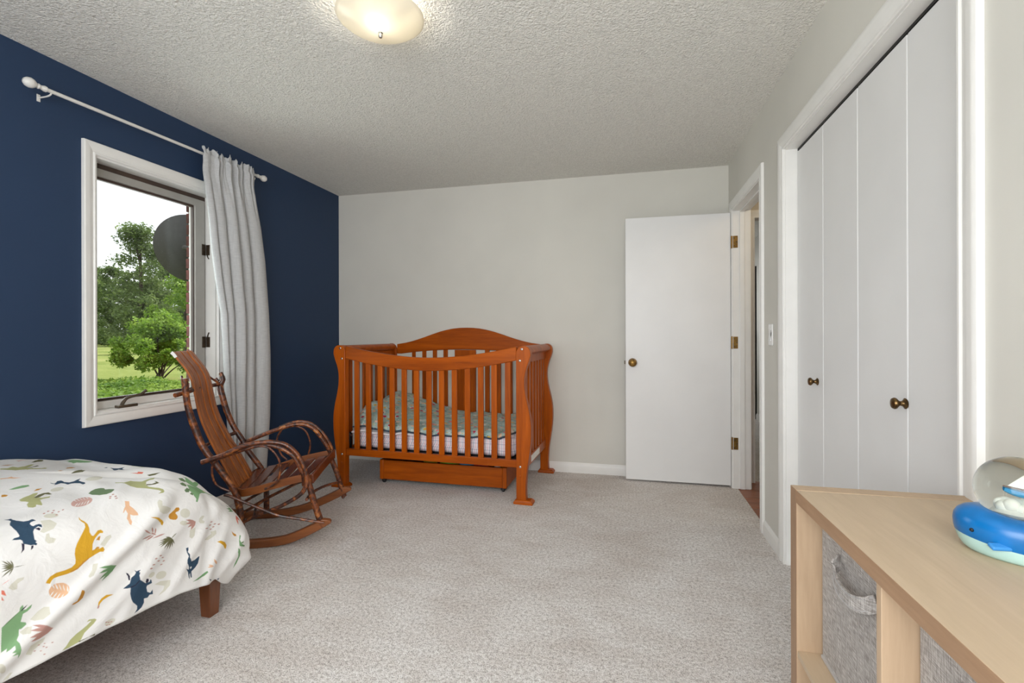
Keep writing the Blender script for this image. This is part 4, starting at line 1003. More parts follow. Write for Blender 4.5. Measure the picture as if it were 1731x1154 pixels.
# print of the fabric, rasterised from outlines in cloth millimetres
PCOL = dict(white=(238, 237, 235), beige=(216, 214, 200), navy=(52, 76, 98), dark=(44, 40, 60), mustard=(214, 164, 48), ochre=(198, 142, 58), green=(132, 172, 126),
            sage=(180, 182, 130), olive=(106, 105, 74), peach=(230, 186, 150), coral=(224, 124, 104), pink=(208, 168, 158), rose=(192, 148, 138), lily=(110, 134, 98), leafg=(116, 158, 110))
MOTIFS = "beige:1046,-61 1065,-53 1070,-31 1055,-18 1030,-16 1025,-24 1038,-35;beige:1091,-60 1089,-57 1085,-56 1080,-56 1074,-57 1069,-59 1065,-63 1063,-67 1062,-71 1063,-75 1066,-79 1071,-81 1076,-82 1081,-80 1086,-77 1090,-73 1092,-69 1093,-64;beige:1033,-10 1040,-10 1036,3 1047,13 1038,22 1025,18 1023,7;beige:1235,-255 1231,-250 1225,-246 1218,-243 1211,-241 1205,-242 1200,-245 1197,-249 1197,-254 1199,-259 1203,-265 1209,-269 1215,-272 1222,-273 1229,-272 1234,-269 1237,-265 1237,-260;beige:1498,-286 1474,-273 1452,-264 1430,-258 1411,-255 1397,-256 1390,-261 1390,-269 1395,-277 1405,-286 1420,-293 1438,-298 1458,-304 1482,-309 1509,-315 1541,-324 1912,-348 1528,-305;beige:1351,18 1365,10 1367,19 1354,34 1376,40 1392,48 1387,56 1371,60 1349,56 1335,48 1341,32;beige:1455,89 1451,94 1447,98 1440,99 1434,99 1428,97 1423,93 1419,88 1418,83 1419,77 1423,72 1428,68 1435,66 1441,66 1447,68 1452,72 1455,77 1456,83;beige:1505,111 1516,113 1510,121 1504,126 1513,134 1509,141 1494,137 1488,128 1493,117;beige:1449,149 1473,145 1466,175 1456,182 1446,173;beige:1440,119 1439,122 1436,123 1431,123 1425,122 1419,120 1414,117 1410,114 1408,111 1408,108 1409,106 1412,105 1417,104 1421,105 1426,107 1431,109 1435,113 1439,116;beige:1542,179 1565,175 1564,189 1548,200 1528,209 1504,202 1525,196 1544,187;beige:1349,259 1349,263 1348,267 1344,270 1338,272 1332,271 1325,269 1319,266 1315,262 1311,257 1311,252 1312,248 1316,245 1321,243 1328,244 1335,246 1341,249 1346,254;beige:1305,236 1306,239 1306,242 1304,244 1302,246 1298,247 1294,247 1289,246 1286,243 1283,241 1281,237 1281,234 1282,232 1285,230 1289,229 1293,229 1298,231 1302,233;beige:1306,278 1327,277 1363,291 1359,307 1342,319 1317,323 1337,311 1341,300;beige:916,92 923,85 938,78 952,81 949,86 936,90 934,103 925,102;beige:961,199 979,187 993,183 1005,189 1002,207 986,213 970,208;beige:1101,151 1114,139 1120,124 1132,127 1124,141 1112,154 1102,156;beige:1145,76 1164,60 1180,59 1180,67 1167,76 1156,86;beige:936,218 950,214 962,218 955,233 940,227;beige:950,285 955,263 998,269 992,279 971,286 963,296;beige:1174,318 1174,321 1172,324 1169,326 1165,328 1160,328 1155,327 1150,325 1146,322 1143,319 1142,315 1143,312 1146,310 1151,309 1157,309 1163,310 1168,312 1172,315;beige:902,322 916,312 923,315 912,325;beige:899,288 901,294 901,297 899,298 896,297 891,294 887,289 884,285 883,280 882,276 883,273 885,270 887,269 889,269 891,271 893,273 895,277 897,282;navy:1006,-137 1011,-128 1017,-128 1010,-109 1010,-97 1018,-82 1028,-78 1037,-80 1039,-75 1039,-67 1034,-69 1027,-68 1022,-63 1021,-55 1023,-50 1030,-52 1037,-51 1040,-45 1036,-35 1033,-40 1031,-44 1026,-42 1019,-39 1013,-32 1010,-24 1004,-7 1006,1 1002,2 1004,8 1000,12 996,8 989,6 982,-1 977,-5 980,-15 978,-21 970,-24 963,-28 970,-32 980,-31 983,-35 986,-55 986,-67 987,-83 991,-90 1001,-102 1006,-119;dark:975,-9 979,-3 972,12 961,20 968,10;dark:990,8 995,9 991,16 984,20;dark:1021,-40 1030,-39 1031,-33 1026,-28 1023,-35;mustard:1127,-30 1126,-18 1131,-8 1134,4 1132,18 1128,30 1130,41 1134,44 1143,38 1150,33 1159,34 1163,41 1161,46 1153,43 1146,46 1138,51 1131,58 1126,66 1122,83 1131,83 1143,86 1152,85 1155,95 1151,100 1142,96 1129,98 1112,102 1097,109 1080,119 1066,121 1050,120 1032,117 1019,116 1013,120 1009,127 999,120 1002,114 1010,107 1025,104 1046,107 1064,107 1074,101 1076,90 1076,74 1080,61 1088,48 1097,38 1109,26 1124,11 1128,-1 1124,-11 1123,-20;ochre:1136,60 1145,52 1152,51 1146,63 1140,59;ochre:1128,83 1136,78 1143,82 1139,85;ochre:1097,109 1112,102 1110,100 1095,104 1080,114 1060,117 1061,120 1080,119;sage:1108,-248 1123,-256 1141,-260 1157,-268 1168,-266 1156,-251 1140,-237 1146,-215 1158,-213 1168,-212 1158,-200 1142,-202 1132,-199 1113,-159 1108,-155 1105,-172 1096,-158 1088,-157 1085,-172 1095,-194 1107,-207 1107,-220 1103,-232;olive:1137,-234 1159,-248 1175,-253 1187,-249 1182,-226 1176,-228 1171,-240 1148,-225 1136,-223;navy:1240,-324 1242,-309 1280,-324 1314,-324 1309,-313 1298,-304 1312,-290 1348,-293 1384,-302 1417,-309 1401,-301 1374,-291 1359,-271 1351,-254 1333,-241 1319,-241 1330,-260 1318,-272 1299,-276 1273,-274 1275,-288 1264,-298 1242,-296 1232,-295 1242,-303 1238,-308 1238,-318;sage:3082,-299 3032,-331 2985,-314 2942,-379 2873,-383 2848,-308 2828,-305 2821,-406 2828,-448 2692,-502 2565,-428 2580,-411 2521,-393 2457,-395 2558,-453 2717,-548 2984,-436 3064,-371 3100,-320;olive:2828,-448 2791,-410 2788,-346 2750,-388 2747,-430 2780,-450;green:2712,-174 2693,-171 2664,-159 2622,-142 2569,-136 2514,-133 2477,-142 2490,-157 2548,-162 2600,-174 2614,-195 2637,-192 2672,-203 2667,-186;olive:2868,-223 2862,-131 2847,-109 2826,-123 2816,-146 2820,-167 2842,-177 2852,-212;ochre:2353,-315 2418,-300 2452,-271 2408,-262 2364,-288;ochre:2012,-428 2053,-404 2025,-406 2000,-423;ochre:3048,-236 3003,-219 2961,-223 3005,-248;coral:2953,-111 2939,-138 2895,-90 2939,-151;olive:1913,-432 1982,-394 2047,-354 2287,-264 2044,-335 1975,-373 1948,-400;navy:2209,-187 2180,-188 2162,-177 2160,-156 2136,-176 2050,-207 2097,-197 2131,-191 2078,-229 2161,-199;navy:2229,-201 2234,-191 2217,-191 2211,-200;peach:1199,-489 1212,-476 1225,-479 1220,-464 1227,-436 1213,-448 1206,-466 1193,-478;green:1143,-353 1163,-357 1182,-357 1194,-349 1188,-336 1176,-334 1162,-338 1149,-343;ochre:1169,-286 1184,-298 1199,-295 1183,-286;ochre:1100,-312 1109,-326 1115,-323 1117,-311 1109,-305 1101,-308;lily:1241,-153 1259,-164 1285,-167 1302,-159 1306,-150 1293,-135 1306,-130 1311,-116 1299,-103 1272,-90 1251,-90 1236,-100 1234,-127;pink:1209,-91 1202,-83 1194,-77 1183,-73 1172,-71 1162,-72 1153,-74 1148,-80 1146,-87 1150,-97 1158,-108 1171,-120 1185,-130 1200,-136 1211,-136 1217,-129 1217,-116 1214,-102;white:1170,-97 1163,-93 1154,-86 1146,-78 1153,-82 1162,-89;white:1175,-108 1179,-121 1181,-131 1181,-139 1177,-127 1175,-115;white:1178,-97 1171,-92 1162,-85 1154,-77 1162,-82 1170,-89;white:1184,-109 1189,-121 1191,-132 1192,-141 1188,-128 1185,-116;white:1186,-97 1179,-92 1171,-84 1162,-76 1170,-81 1178,-88;white:1192,-108 1197,-121 1201,-133 1203,-142 1198,-129 1194,-117;white:1194,-95 1187,-90 1179,-83 1170,-75 1178,-80 1186,-87;white:1199,-106 1205,-119 1210,-131 1213,-141 1207,-128 1201,-115;white:1201,-93 1194,-89 1186,-81 1178,-73 1186,-78 1194,-85;white:1206,-104 1212,-115 1217,-128 1221,-138 1214,-125 1208,-112;rose:1070,-90 1071,-87 1074,-88 1078,-91 1077,-94 1074,-94;rose:1085,-96 1085,-93 1088,-94 1093,-97 1092,-100 1089,-101;rose:1096,-91 1096,-88 1099,-88 1103,-91 1102,-95 1100,-95;rose:1086,-81 1086,-78 1089,-78 1093,-81 1092,-84 1089,-84;rose:1099,-76 1100,-73 1103,-74 1106,-76 1105,-79 1103,-79;rose:1113,-79 1113,-76 1116,-77 1120,-80 1119,-82 1116,-82;rose:1086,-65 1087,-62 1089,-62 1093,-65 1091,-67 1089,-67;rose:1237,-61 1238,-58 1241,-58 1245,-60 1243,-63 1241,-63;rose:1253,-60 1255,-57 1258,-57 1264,-60 1261,-62 1258,-62;rose:1243,-69 1244,-65 1247,-65 1252,-67 1250,-71 1248,-71;rose:1257,-74 1257,-70 1261,-70 1267,-73 1265,-76 1262,-77;rose:1249,-51 1251,-49 1255,-49 1260,-51 1257,-53 1253,-53;sage:1427,-198 1408,-156 1478,-183 1475,-162 1465,-135 1492,-140 1891,-205 1534,-140 1480,-109 1469,-114 1445,-107 1410,-81 1402,-65 1410,-51 1420,-42 1424,-30 1416,-18 1405,-12 1389,-16 1399,-19 1409,-23 1407,-33 1395,-46 1383,-63 1369,-80 1372,-106 1395,-144 1406,-184;olive:1417,-86 1428,-75 1448,-77 1459,-91 1457,-82 1451,-68 1431,-67 1417,-71 1408,-78;green:1932,-60 1892,-52 1927,-18 1931,2 1869,-48 1854,-63 1581,-7 1830,-55 1805,-63 1591,5 1579,6 1543,22 1523,40 1506,56 1500,53 1510,42 1510,26 1515,15 1511,3 1525,-16 1538,-34 1876,-90;lily:1896,-107 1908,-84 1884,-85 1871,-95 1877,-108;lily:1513,-42 1545,-54 1533,-30 1519,-21 1508,-30;lily:1492,-4 1514,-14 1520,-5 1503,8 1490,6;lily:1500,16 1513,10 1515,19 1506,25;lily:1934,-70 1914,-67 1917,-72;coral:1957,-237 1949,-218 1961,-211 1950,-198 1934,-210 1938,-223;olive:1918,-202 1926,-182 1935,-148 1913,-178 1907,-200;peach:1270,-31 1281,-24 1271,-8 1275,5 1279,26 1277,34 1263,28 1256,21 1251,34 1251,46 1244,56 1241,49 1242,39 1241,30 1251,16 1252,0 1242,8 1240,7 1250,-5 1258,-11;ochre:1404,58 1415,52 1425,55 1425,63 1417,68 1408,68 1404,71 1407,83 1404,90 1397,93 1388,90 1379,84 1376,74 1381,66 1393,62;mustard:1301,55 1313,58 1329,63 1349,75 1355,85 1349,95 1345,90 1342,81 1323,67 1306,59;mustard:1561,220 1576,216 1596,223 1606,233 1602,248 1595,246 1586,236 1568,223;ochre:1639,171 1649,178 1661,181 1662,187 1653,190 1645,184;ochre:1077,178 1083,182 1087,190 1090,207 1079,213 1066,212 1052,207 1056,204 1069,205 1071,194;mustard:1168,239 1173,242 1159,241 1143,243 1134,249 1130,255 1128,251 1130,243 1139,236 1153,233;rose:1128,251 1132,255 1129,261 1125,259;rose:1267,81 1275,89 1294,99 1309,108 1295,96 1277,85;rose:1300,82 1301,88 1308,98 1313,107 1314,99 1310,90;rose:1323,92 1320,98 1319,107 1318,116 1323,109 1326,101;rose:1352,124 1337,121 1322,122 1307,124 1323,126 1338,126;rose:1311,112 1298,109 1281,108 1265,108 1286,114 1300,115;rose:1316,116 1306,116 1295,118 1286,123 1297,123 1307,121;rose:1305,102 1310,110 1316,115 1323,119 1319,112 1313,106;olive:1392,137 1384,139 1376,143 1369,148 1378,145 1386,141;olive:1371,148 1366,142 1359,138 1351,136 1357,142 1364,146;olive:1371,148 1362,143 1351,140 1341,139 1351,144 1361,147;olive:1371,148 1358,143 1344,141 1329,141 1344,145 1358,148;olive:1371,148 1356,145 1339,146 1324,148 1340,150 1357,150;olive:1371,148 1355,148 1338,151 1322,155 1339,155 1357,152;olive:1371,148 1356,150 1340,155 1326,162 1342,159 1358,154;olive:1371,148 1359,153 1347,161 1337,171 1351,165 1363,157;olive:1371,148 1361,155 1353,166 1348,179 1358,170 1366,159;olive:1371,148 1364,156 1362,169 1362,183 1368,173 1370,160;olive:1371,148 1368,156 1371,168 1376,181 1377,170 1375,159;olive:1371,148 1372,155 1378,165 1386,174 1383,165 1377,155;rose:1475,125 1462,115 1446,108 1431,105 1444,115 1461,123;rose:1475,125 1460,119 1444,117 1429,118 1447,125 1463,128;rose:1475,125 1461,124 1449,128 1439,135 1454,136 1467,133;rose:1475,125 1464,128 1456,137 1452,149 1464,144 1472,136;leafg:1696,30 1702,43 1738,48;leafg:1710,44 1664,63 1685,62 1722,55;leafg:1697,59 1658,81 1684,73 1727,60;coral:1706,87 1688,106 1684,122 1686,135 1694,118 1703,100;coral:1706,87 1698,99 1702,107 1718,112 1727,100 1723,90;coral:1706,87 1726,85 1754,79;rose:1538,141 1544,143 1549,142 1553,139 1547,138 1542,139;rose:1556,151 1561,152 1565,151 1569,148 1564,147 1559,148;rose:1574,153 1579,154 1584,152 1587,149 1582,148 1577,150;rose:1530,152 1537,155 1543,154 1547,151 1541,150 1534,150;rose:1549,162 1553,163 1558,162 1561,159 1556,158 1552,159;rose:1508,161 1513,163 1519,163 1525,161 1518,159 1512,159;rose:1535,169 1540,171 1545,170 1549,167 1544,166 1539,167;leafg:1678,181 1683,182 1675,202 1680,220 1702,220 1699,227 1664,231 1671,206;lily:1672,217 1690,203 1687,214;leafg:1657,240 1662,243 1666,270 1663,299 1656,319 1655,300 1658,273 1652,257;navy:1430,208 1439,208 1438,216 1434,223 1439,234 1437,244 1443,261 1460,262 1479,256 1482,258 1474,280 1462,290 1449,296 1443,298 1443,320 1438,319 1437,301 1434,306 1435,323 1431,316 1428,294 1418,277 1431,286 1432,278 1425,260 1427,249 1434,239 1431,224;white:1444,286 1442,287 1439,287 1437,284 1438,281 1440,279 1443,280 1445,282;navy:1239,197 1245,204 1251,204 1257,205 1251,209 1254,213 1250,220 1251,234 1264,248 1271,255 1280,257 1288,259 1289,252 1294,256 1297,268 1278,267 1276,272 1280,289 1291,298 1299,291 1300,307 1288,303 1281,309 1268,305 1268,318 1259,329 1247,333 1233,334 1243,326 1243,315 1227,295 1223,283 1219,262 1221,245 1212,243 1201,239 1208,236 1221,232 1224,226 1228,217 1238,213 1243,207;dark:1214,194 1220,199 1225,210 1224,223 1220,221 1219,207 1216,201;dark:1271,252 1273,241 1282,246 1284,255 1277,258;dark:1221,242 1236,242 1249,233 1250,236 1237,245 1223,246;rose:1301,190 1305,192 1308,192 1312,191 1307,188 1304,188;rose:1328,198 1334,201 1338,202 1342,201 1336,198 1331,196;rose:1335,213 1339,216 1343,216 1347,215 1342,212 1338,211;rose:1317,186 1323,190 1327,190 1331,189 1325,186 1321,185;rose:1309,200 1315,204 1320,205 1324,204 1317,200 1312,199;rose:1291,205 1295,207 1299,208 1303,207 1298,204 1294,203;rose:1325,221 1329,223 1333,224 1337,223 1332,220 1328,219;rose:1282,213 1286,216 1291,217 1294,216 1289,212 1285,211;peach:1561,307 1559,299 1549,290 1542,283 1541,292 1545,300;peach:1539,310 1533,305 1527,302 1520,302 1525,307 1531,310;peach:1539,310 1530,307 1523,308 1516,311 1523,313 1531,313;leafg:1445,338 1485,331 1513,323 1515,329 1499,337 1468,340;navy:1533,362 1513,354 1523,365;navy:1578,370 1582,361 1569,365;olive:936,48 943,50 951,51 960,52 951,50 943,48;olive:936,47 931,38 925,28 918,20 923,31 929,40;olive:936,47 934,39 931,31 927,24 929,33 932,41;olive:936,47 937,41 937,34 935,27 934,34 934,41;olive:936,47 930,40 923,34 915,29 921,36 929,43;olive:936,47 929,42 921,37 913,35 920,40 928,45;olive:936,47 929,43 920,41 911,40 919,44 928,47;olive:936,47 928,45 918,46 909,48 918,49 928,49;olive:936,47 926,50 916,54 906,61 917,57 927,53;olive:936,47 930,51 925,57 920,64 926,59 932,53;coral:903,79 909,77 916,75 923,72 916,74 909,76;coral:902,90 907,94 911,109 905,104 901,100;coral:901,105 906,119 901,115;leafg:1190,158 1162,144 1144,140 1130,140 1145,147 1171,156;leafg:1190,158 1162,149 1141,149 1125,153 1148,158 1175,163;leafg:1190,158 1166,157 1145,163 1131,174 1158,175 1178,170;leafg:1190,158 1172,162 1158,174 1147,188 1165,182 1181,172;peach:1054,162 1052,169 1048,174 1042,177 1035,178 1027,177 1020,173 1013,166 1008,159 1006,150 1006,143 1010,137 1015,134 1023,133 1032,136 1041,140 1048,147 1053,155;white:1020,147 1018,139 1014,130 1010,122 1012,131 1016,140;white:1018,152 1013,154 1009,159 1005,165 1010,162 1015,157;white:1028,153 1027,146 1024,138 1020,129 1022,138 1024,146;white:1026,159 1021,161 1017,165 1013,171 1019,168 1023,164;white:1036,160 1035,153 1033,145 1030,136 1031,145 1033,153;white:1033,165 1029,167 1025,171 1021,176 1026,174 1030,170;white:1043,166 1043,160 1042,152 1040,144 1040,152 1041,159;white:1040,171 1036,173 1032,177 1028,182 1033,179 1037,175;white:1049,172 1051,166 1051,159 1050,151 1049,158 1048,165;white:1046,176 1042,178 1038,182 1035,186 1039,184 1043,181;green:898,184 917,174 938,164 940,155 946,151 948,160 943,164 953,167 961,163 967,161 964,169 956,174 946,175 943,183 940,193 951,201 952,207 945,210 940,212 935,210 933,224 927,234 930,243 930,257 928,270 925,278 923,266 911,264 920,260 912,257 920,253 921,244 911,248 903,250 906,242 894,245;dark:940,166 946,165 952,161 957,156 950,159 944,162;lily:898,185 911,180 925,173 939,165 924,171 909,178;rose:1017,254 990,230 976,221 963,216 974,228 993,241;rose:1017,254 988,234 970,227 955,226 970,235 995,248;rose:1017,254 988,240 966,238 950,241 971,248 1000,257;rose:1017,254 990,245 968,245 952,251 980,260 1002,261;sage:1029,325 1040,319 1051,308 1067,301 1083,297 1095,293 1107,287 1107,285 1096,283 1102,279 1117,285 1121,290 1113,297 1099,304 1087,310 1077,322 1070,326 1045,327;olive:1069,324 1086,325 1113,326 1113,331 1096,326 1071,327;rose:979,281 981,282 983,283 985,282 983,280 981,279;rose:992,284 994,286 995,286 997,285 995,284 994,283;rose:1007,290 1009,292 1011,292 1013,291 1011,290 1009,289;rose:988,290 990,292 992,292 994,291 992,290 990,289;rose:993,295 995,297 997,297 999,296 997,295 995,294;rose:969,290 971,292 973,292 975,291 973,290 971,289;rose:981,297 983,299 984,299 986,298 984,297 982,296;rose:986,309 988,311 990,311 992,310 989,308 987,308;rose:1142,311 1146,313 1149,314 1151,313 1147,310 1144,309;rose:1151,316 1154,319 1157,319 1159,318 1156,316 1153,315;rose:1159,319 1162,322 1165,322 1167,321 1164,319 1161,318;rose:1146,322 1149,324 1152,325 1154,324 1151,322 1148,321;rose:1154,324 1157,327 1159,327 1162,326 1158,324 1156,323"
U0, U1, W0, W1, MMPX = 600, 3300, -660, 400, 1.25
iw, ih = int((U1 - U0) / MMPX), int((W1 - W0) / MMPX)
lin3 = lambda c: np.array(srgb(*c)[:3], np.float32)
img = np.ones((ih, iw, 4), np.float32); img[:, :, :3] = lin3(PCOL['white'])
polys = []
for part in MOTIFS.split(';'):
    c, pts = part.split(':')
    polys.append((c, np.array([[int(q) for q in p.split(',')] for p in pts.split()], float)))
def paint(col, P):
    xx = (P[:, 0] - U0) / MMPX; yy = (P[:, 1] - W0) / MMPX
    x0, x1 = max(int(xx.min()) - 1, 0), min(int(xx.max()) + 2, iw); y0, y1 = max(int(yy.min()) - 1, 0), min(int(yy.max()) + 2, ih)
    if x1 <= x0 or y1 <= y0: return
    S = 3
    gx = (np.arange((x1 - x0) * S) + .5) / S + x0; gy = (np.arange((y1 - y0) * S) + .5) / S + y0
    ins = np.zeros((len(gy), len(gx)), bool)
    for i in range(len(xx)):
        xa, ya, xb, yb = xx[i], yy[i], xx[i - 1], yy[i - 1]
        if ya == yb: continue
        cond = ((ya > gy) != (yb > gy))
        xi = (xb - xa) * (gy - ya) / (yb - ya) + xa
        ins ^= cond[:, None] & (gx[None, :] < xi[:, None])
    cov = ins.reshape(y1 - y0, S, x1 - x0, S).mean((1, 3))[..., None].astype(np.float32)
    img[y0:y1, x0:x1, :3] = img[y0:y1, x0:x1, :3] * (1 - cov) + lin3(PCOL[col]) * cov
for c, P in polys: paint(c, P)
# the same figures again on the cloth beyond, where the print repeats
big = [(c, P) for c, P in polys if c in ('navy', 'mustard', 'green', 'sage', 'peach', 'coral', 'olive', 'beige') and np.ptp(P[:, 0]) > 25]
for k in range(90):
    c, P = big[int(rng.integers(len(big)))]
    cu, cw_ = (rng.uniform(620, 880), rng.uniform(-640, 380)) if k % 2 else (rng.uniform(1750, 3280), rng.uniform(-100, 380))
    an = rng.uniform(0, 2 * PI); Q = P - P.mean(0); sc_ = min(1.0, 150 / max(np.ptp(Q[:, 0]), np.ptp(Q[:, 1])))
    Q = (Q * sc_) @ np.array([[math.cos(an), -math.sin(an)], [math.sin(an), math.cos(an)]]) + (cu, cw_)
    used = any(np.abs(P2.mean(0) - (cu, cw_)).max() < 90 for c2, P2 in polys)
    if not used: paint(c, Q); polys.append((c, Q))
pim = bpy.data.images.new('dinosaur_print', iw, ih, float_buffer=True)
pim.colorspace_settings.name = 'Linear Rec.709'
pim.pixels.foreach_set(img.ravel()); pim.update(); pim.pack()
a = Mat('dinosaur_print_cotton', (238, 237, 235), 0.85, 0, 0.2)
tx = a.n('ShaderNodeTexImage', _extension='EXTEND'); tx.image = pim
tcd = a.n('ShaderNodeTexCoord'); a.l(tcd.outputs['UV'], tx.inputs['Vector'])
a.color(tx.outputs['Color'])
vo = a.coords('Object')
a.bump(a.math('ADD', a.math('MULTIPLY', a.noise(vo, 14, 4, .55, .8), 1.0), a.math('MULTIPLY', a.noise(vo, 480, 2), .02)), .22, .02)
M['duvet'] = a.m
dv = mb.build('duvet', 'duvet', None, smooth=180)
uvl = dv.data.uv_layers.new(name='UVMap')
vi = np.zeros(len(dv.data.loops), np.int32); dv.data.loops.foreach_get('vertex_index', vi)
fl = UVd.reshape(-1, 2)
uvv = np.stack([(fl[vi, 0] * 1000 - U0) / (U1 - U0), (fl[vi, 1] * 1000 - W0) / (W1 - W0)], 1)
uvl.data.foreach_set('uv', uvv.astype(np.float32).ravel())
bm = bmesh.new(); bm.from_mesh(dv.data)
bmesh.ops.remove_doubles(bm, verts=bm.verts, dist=.0006)
bm.to_mesh(dv.data); bm.free()
sd_ = dv.modifiers.new('thick', 'SOLIDIFY'); sd_.thickness = .008; sd_.offset = 0
tag(dv, 'white duvet printed with dinosaurs and leaves draped over the bed', 'duvet')

# ------------------------------------------------------------------ oak cube shelf with fabric bins
SX0, SX1, SY1, ST = .390, .752, 1.315, .770
sh = tag(empty('cube_shelf', (0, 0, 0)), 'light oak cube shelf unit against the wall beside the closet', 'shelf')
bays = [(1.2795 - .3795 * k - .0, 1.2795 - .3795 * k - .3640) for k in range(3)]
bays = [(1.272, .897), (.881, .506), (.490, .115)]
MB().box(SX0, SX1, 1.272, SY1 - .002, 0, ST).build('side_panel', 'oakz', sh, bevel=.001)
MB().box(SX0 - .0008, SX0 + .0002, 1.2725, SY1 - .0025, 0, ST - .0008).build('edge_band', 'oakedgez', sh, smooth=0)
MB().box(SX0, SX1, .072, .115, 0, ST).build('side_panel', 'oakz', sh, bevel=.001)
tp = MB().box(SX0, SX1, .115, 1.2715, ST - .030, ST - .0006).build('top_panel', 'oak', sh, bevel=.001)
MB().box(SX0 - .0008, SX0 + .0002, .115, 1.2715, ST - .0298, ST - .0012).build('edge_band', 'oakedge', tp, smooth=0)
MB().box(SX0 + .004, SX1, .115, 1.2715, .020, .050).build('bottom_panel', 'oak', sh, bevel=.001)
for y in (.881, .490):
    MB().box(SX0 + .001, SX1, y, y + .016, .050, ST - .030).build('divider', 'oakz', sh, bevel=.001)
for y1, y0 in bays:
    MB().box(SX0 + .001, SX1, y0, y1, .373, .388).build('shelf_board', 'oak', sh, bevel=.001)
MB().box(SX1, SX1 + .005, .075, 1.312, .02, ST - .002).build('back_panel', 'oakz', sh, smooth=0)
def fabric_bin(y0, y1, label):
    b = tag(empty('fabric_bin', (.440, (y0 + y1) / 2, .3885)), label, 'storage bin', 'fabric bins in the cube shelf')
    w = (y1 - y0) / 2; d = .290; h = .342; t = .006
    mb = MB()
    prof = [(0, -w, 0), (d, -w, 0), (d, w, 0), (0, w, 0)]
    vs = prof + [(x, y, h) for x, y, z in prof] + [(t if x == 0 else d - t, (y + t if y < 0 else y - t), h) for x, y, z in prof] + [(t if x == 0 else d - t, (y + t if y < 0 else y - t), t) for x, y, z in prof]
    fs = [(3, 2, 1, 0)] + [(i, (i + 1) % 4, (i + 1) % 4 + 4, i + 4) for i in range(4)] + [(i + 4, (i + 1) % 4 + 4, (i + 1) % 4 + 8, i + 8) for i in range(4)] + [(i + 8, (i + 1) % 4 + 8, (i + 1) % 4 + 12, i + 12) for i in range(4)] + [(12, 13, 14, 15)]
    mb.add(vs, fs).build('body', 'bin', b, bevel=.004, smooth=30)
    hd = MB().ribbon([(-.002, .080, .268), (-.005, .077, .266), (-.016, .068, .252), (-.024, .035, .240), (-.026, 0, .237), (-.024, -.035, .240), (-.016, -.068, .252), (-.005, -.077, .262), (-.002, -.080, .264)], (0, 0, 1), .029, .004, 6).build('handle', 'bin', b, smooth=40)
    for zz in (-.011, .011):
        MB().tube([(-.0075, .077, .266 + zz), (-.0185, .068, .252 + zz), (-.0265, .035, .240 + zz), (-.0285, 0, .237 + zz), (-.0265, -.035, .240 + zz), (-.0185, -.068, .252 + zz), (-.0075, -.077, .262 + zz)], .0008, 5).build('stitching', 'silver', hd)
    MB().box(-.004, .002, -w + .003, w - .003, 0, .007).build('piping', 'silver', b, bevel=.001)
    return b
fabric_bin(.902, 1.262, 'grey woven fabric bin with strap handle in the end cubby beside the closet')
fabric_bin(.511, .876, 'grey woven fabric bin in the next cubby, cut by the frame edge')

# ------------------------------------------------------------------ snow globe on a whale
wg = tag(empty('snow_globe', (.652, .976, ST - .0005), math.radians(-22)), 'snow globe with a toy sailboat on a blue whale base', 'snow globe')
def whale_ring(k, an, squash=1):
    c_, s_ = math.cos(an), math.sin(an)
    ax_, ay_ = .094, .067
    head = 1 + .06 * max(0, -c_) ** 3
    return (ax_ * c_ * k * head, ay_ * s_ * k * (1 + .05 * abs(c_)))
def whale_part(name, levels, mat_, bottom, top):
    mb = MB(); n = 48; vs = []; fs = []
    for z, k in levels:
        for i in range(n):
            an = 2 * PI * i / n; x, y = whale_ring(k, an)
            vs.append((x, y, z + .007 * max(0, -math.cos(an)) ** 2 * min(1, max(0, z / .02))))
    L = len(levels)
    fs = [(i * n + q, i * n + (q + 1) % n, (i + 1) * n + (q + 1) % n, (i + 1) * n + q) for i in range(L - 1) for q in range(n)]
    if bottom: fs.append(tuple(range(n - 1, -1, -1)))
    if top: fs.append(tuple((L - 1) * n + q for q in range(n)))
    return mb.add(vs, fs).build(name, mat_, wg, smooth=60)
whale_part('belly', [(0, .80), (.004, .87), (.010, .92), (.017, .955), (.022, .972)], 'mint', True, True)
wb_ = whale_part('whale_back', [(.022, .974), (.030, .992), (.040, 1.0), (.050, .985), (.058, .94), (.064, .86), (.068, .74), (.069, .64), (.066, .56), (.058, .50)], 'whale', True, True)
for sy in (-1, 1):
    MB().lathe(ball(.0032, 8), 10, Matrix.Translation((-.0800, sy * .0395, .041))).build('eye', 'black', wb_)
    fm = Matrix.Translation((-.052, sy * .062, .027)) @ Matrix.Rotation(-sy * .45, 4, 'Z') @ Matrix.Rotation(-sy * .35, 4, 'X')
    MB().box(-.012, .016, -.007, .007, -.003, .004, fm).build('fin', 'fin', wg, bevel=.0028, bseg=3)
MB().tube([(.094, 0, .04), (.108, 0, .05), (.115, 0, .064)], [.016, .010, .006], 10).build('tail', 'whale', wb_)
GR, GZ = .0555, .107
gx, gyy = -.017, .006
MB().lathe(ball(GR, 32), 48, Matrix.Translation((gx, gyy, GZ))).build('glass_globe', 'globe', wg, smooth=180)
hull = MB()
for_rows = []
for i in range(9):
    t = i / 8; x = -.021 + .042 * t; w_ = .0085 * math.sin(PI * (.12 + .76 * t)) ** .7; d_ = .0075 * (1 - .6 * abs(2 * t - 1) ** 3)
    for_rows.append([(x, -w_, 0.002 * abs(2 * t - 1)), (x, -w_ * .7, -d_ * .7), (x, 0, -d_), (x, w_ * .7, -d_ * .7), (x, w_, .002 * abs(2 * t - 1))])
hm = Matrix.Translation((gx + .008, gyy, GZ - .002)) @ Matrix.Rotation(.12, 4, 'Y')
hull.grid([[tuple(hm @ Vector(p)) for p in r] for r in for_rows])
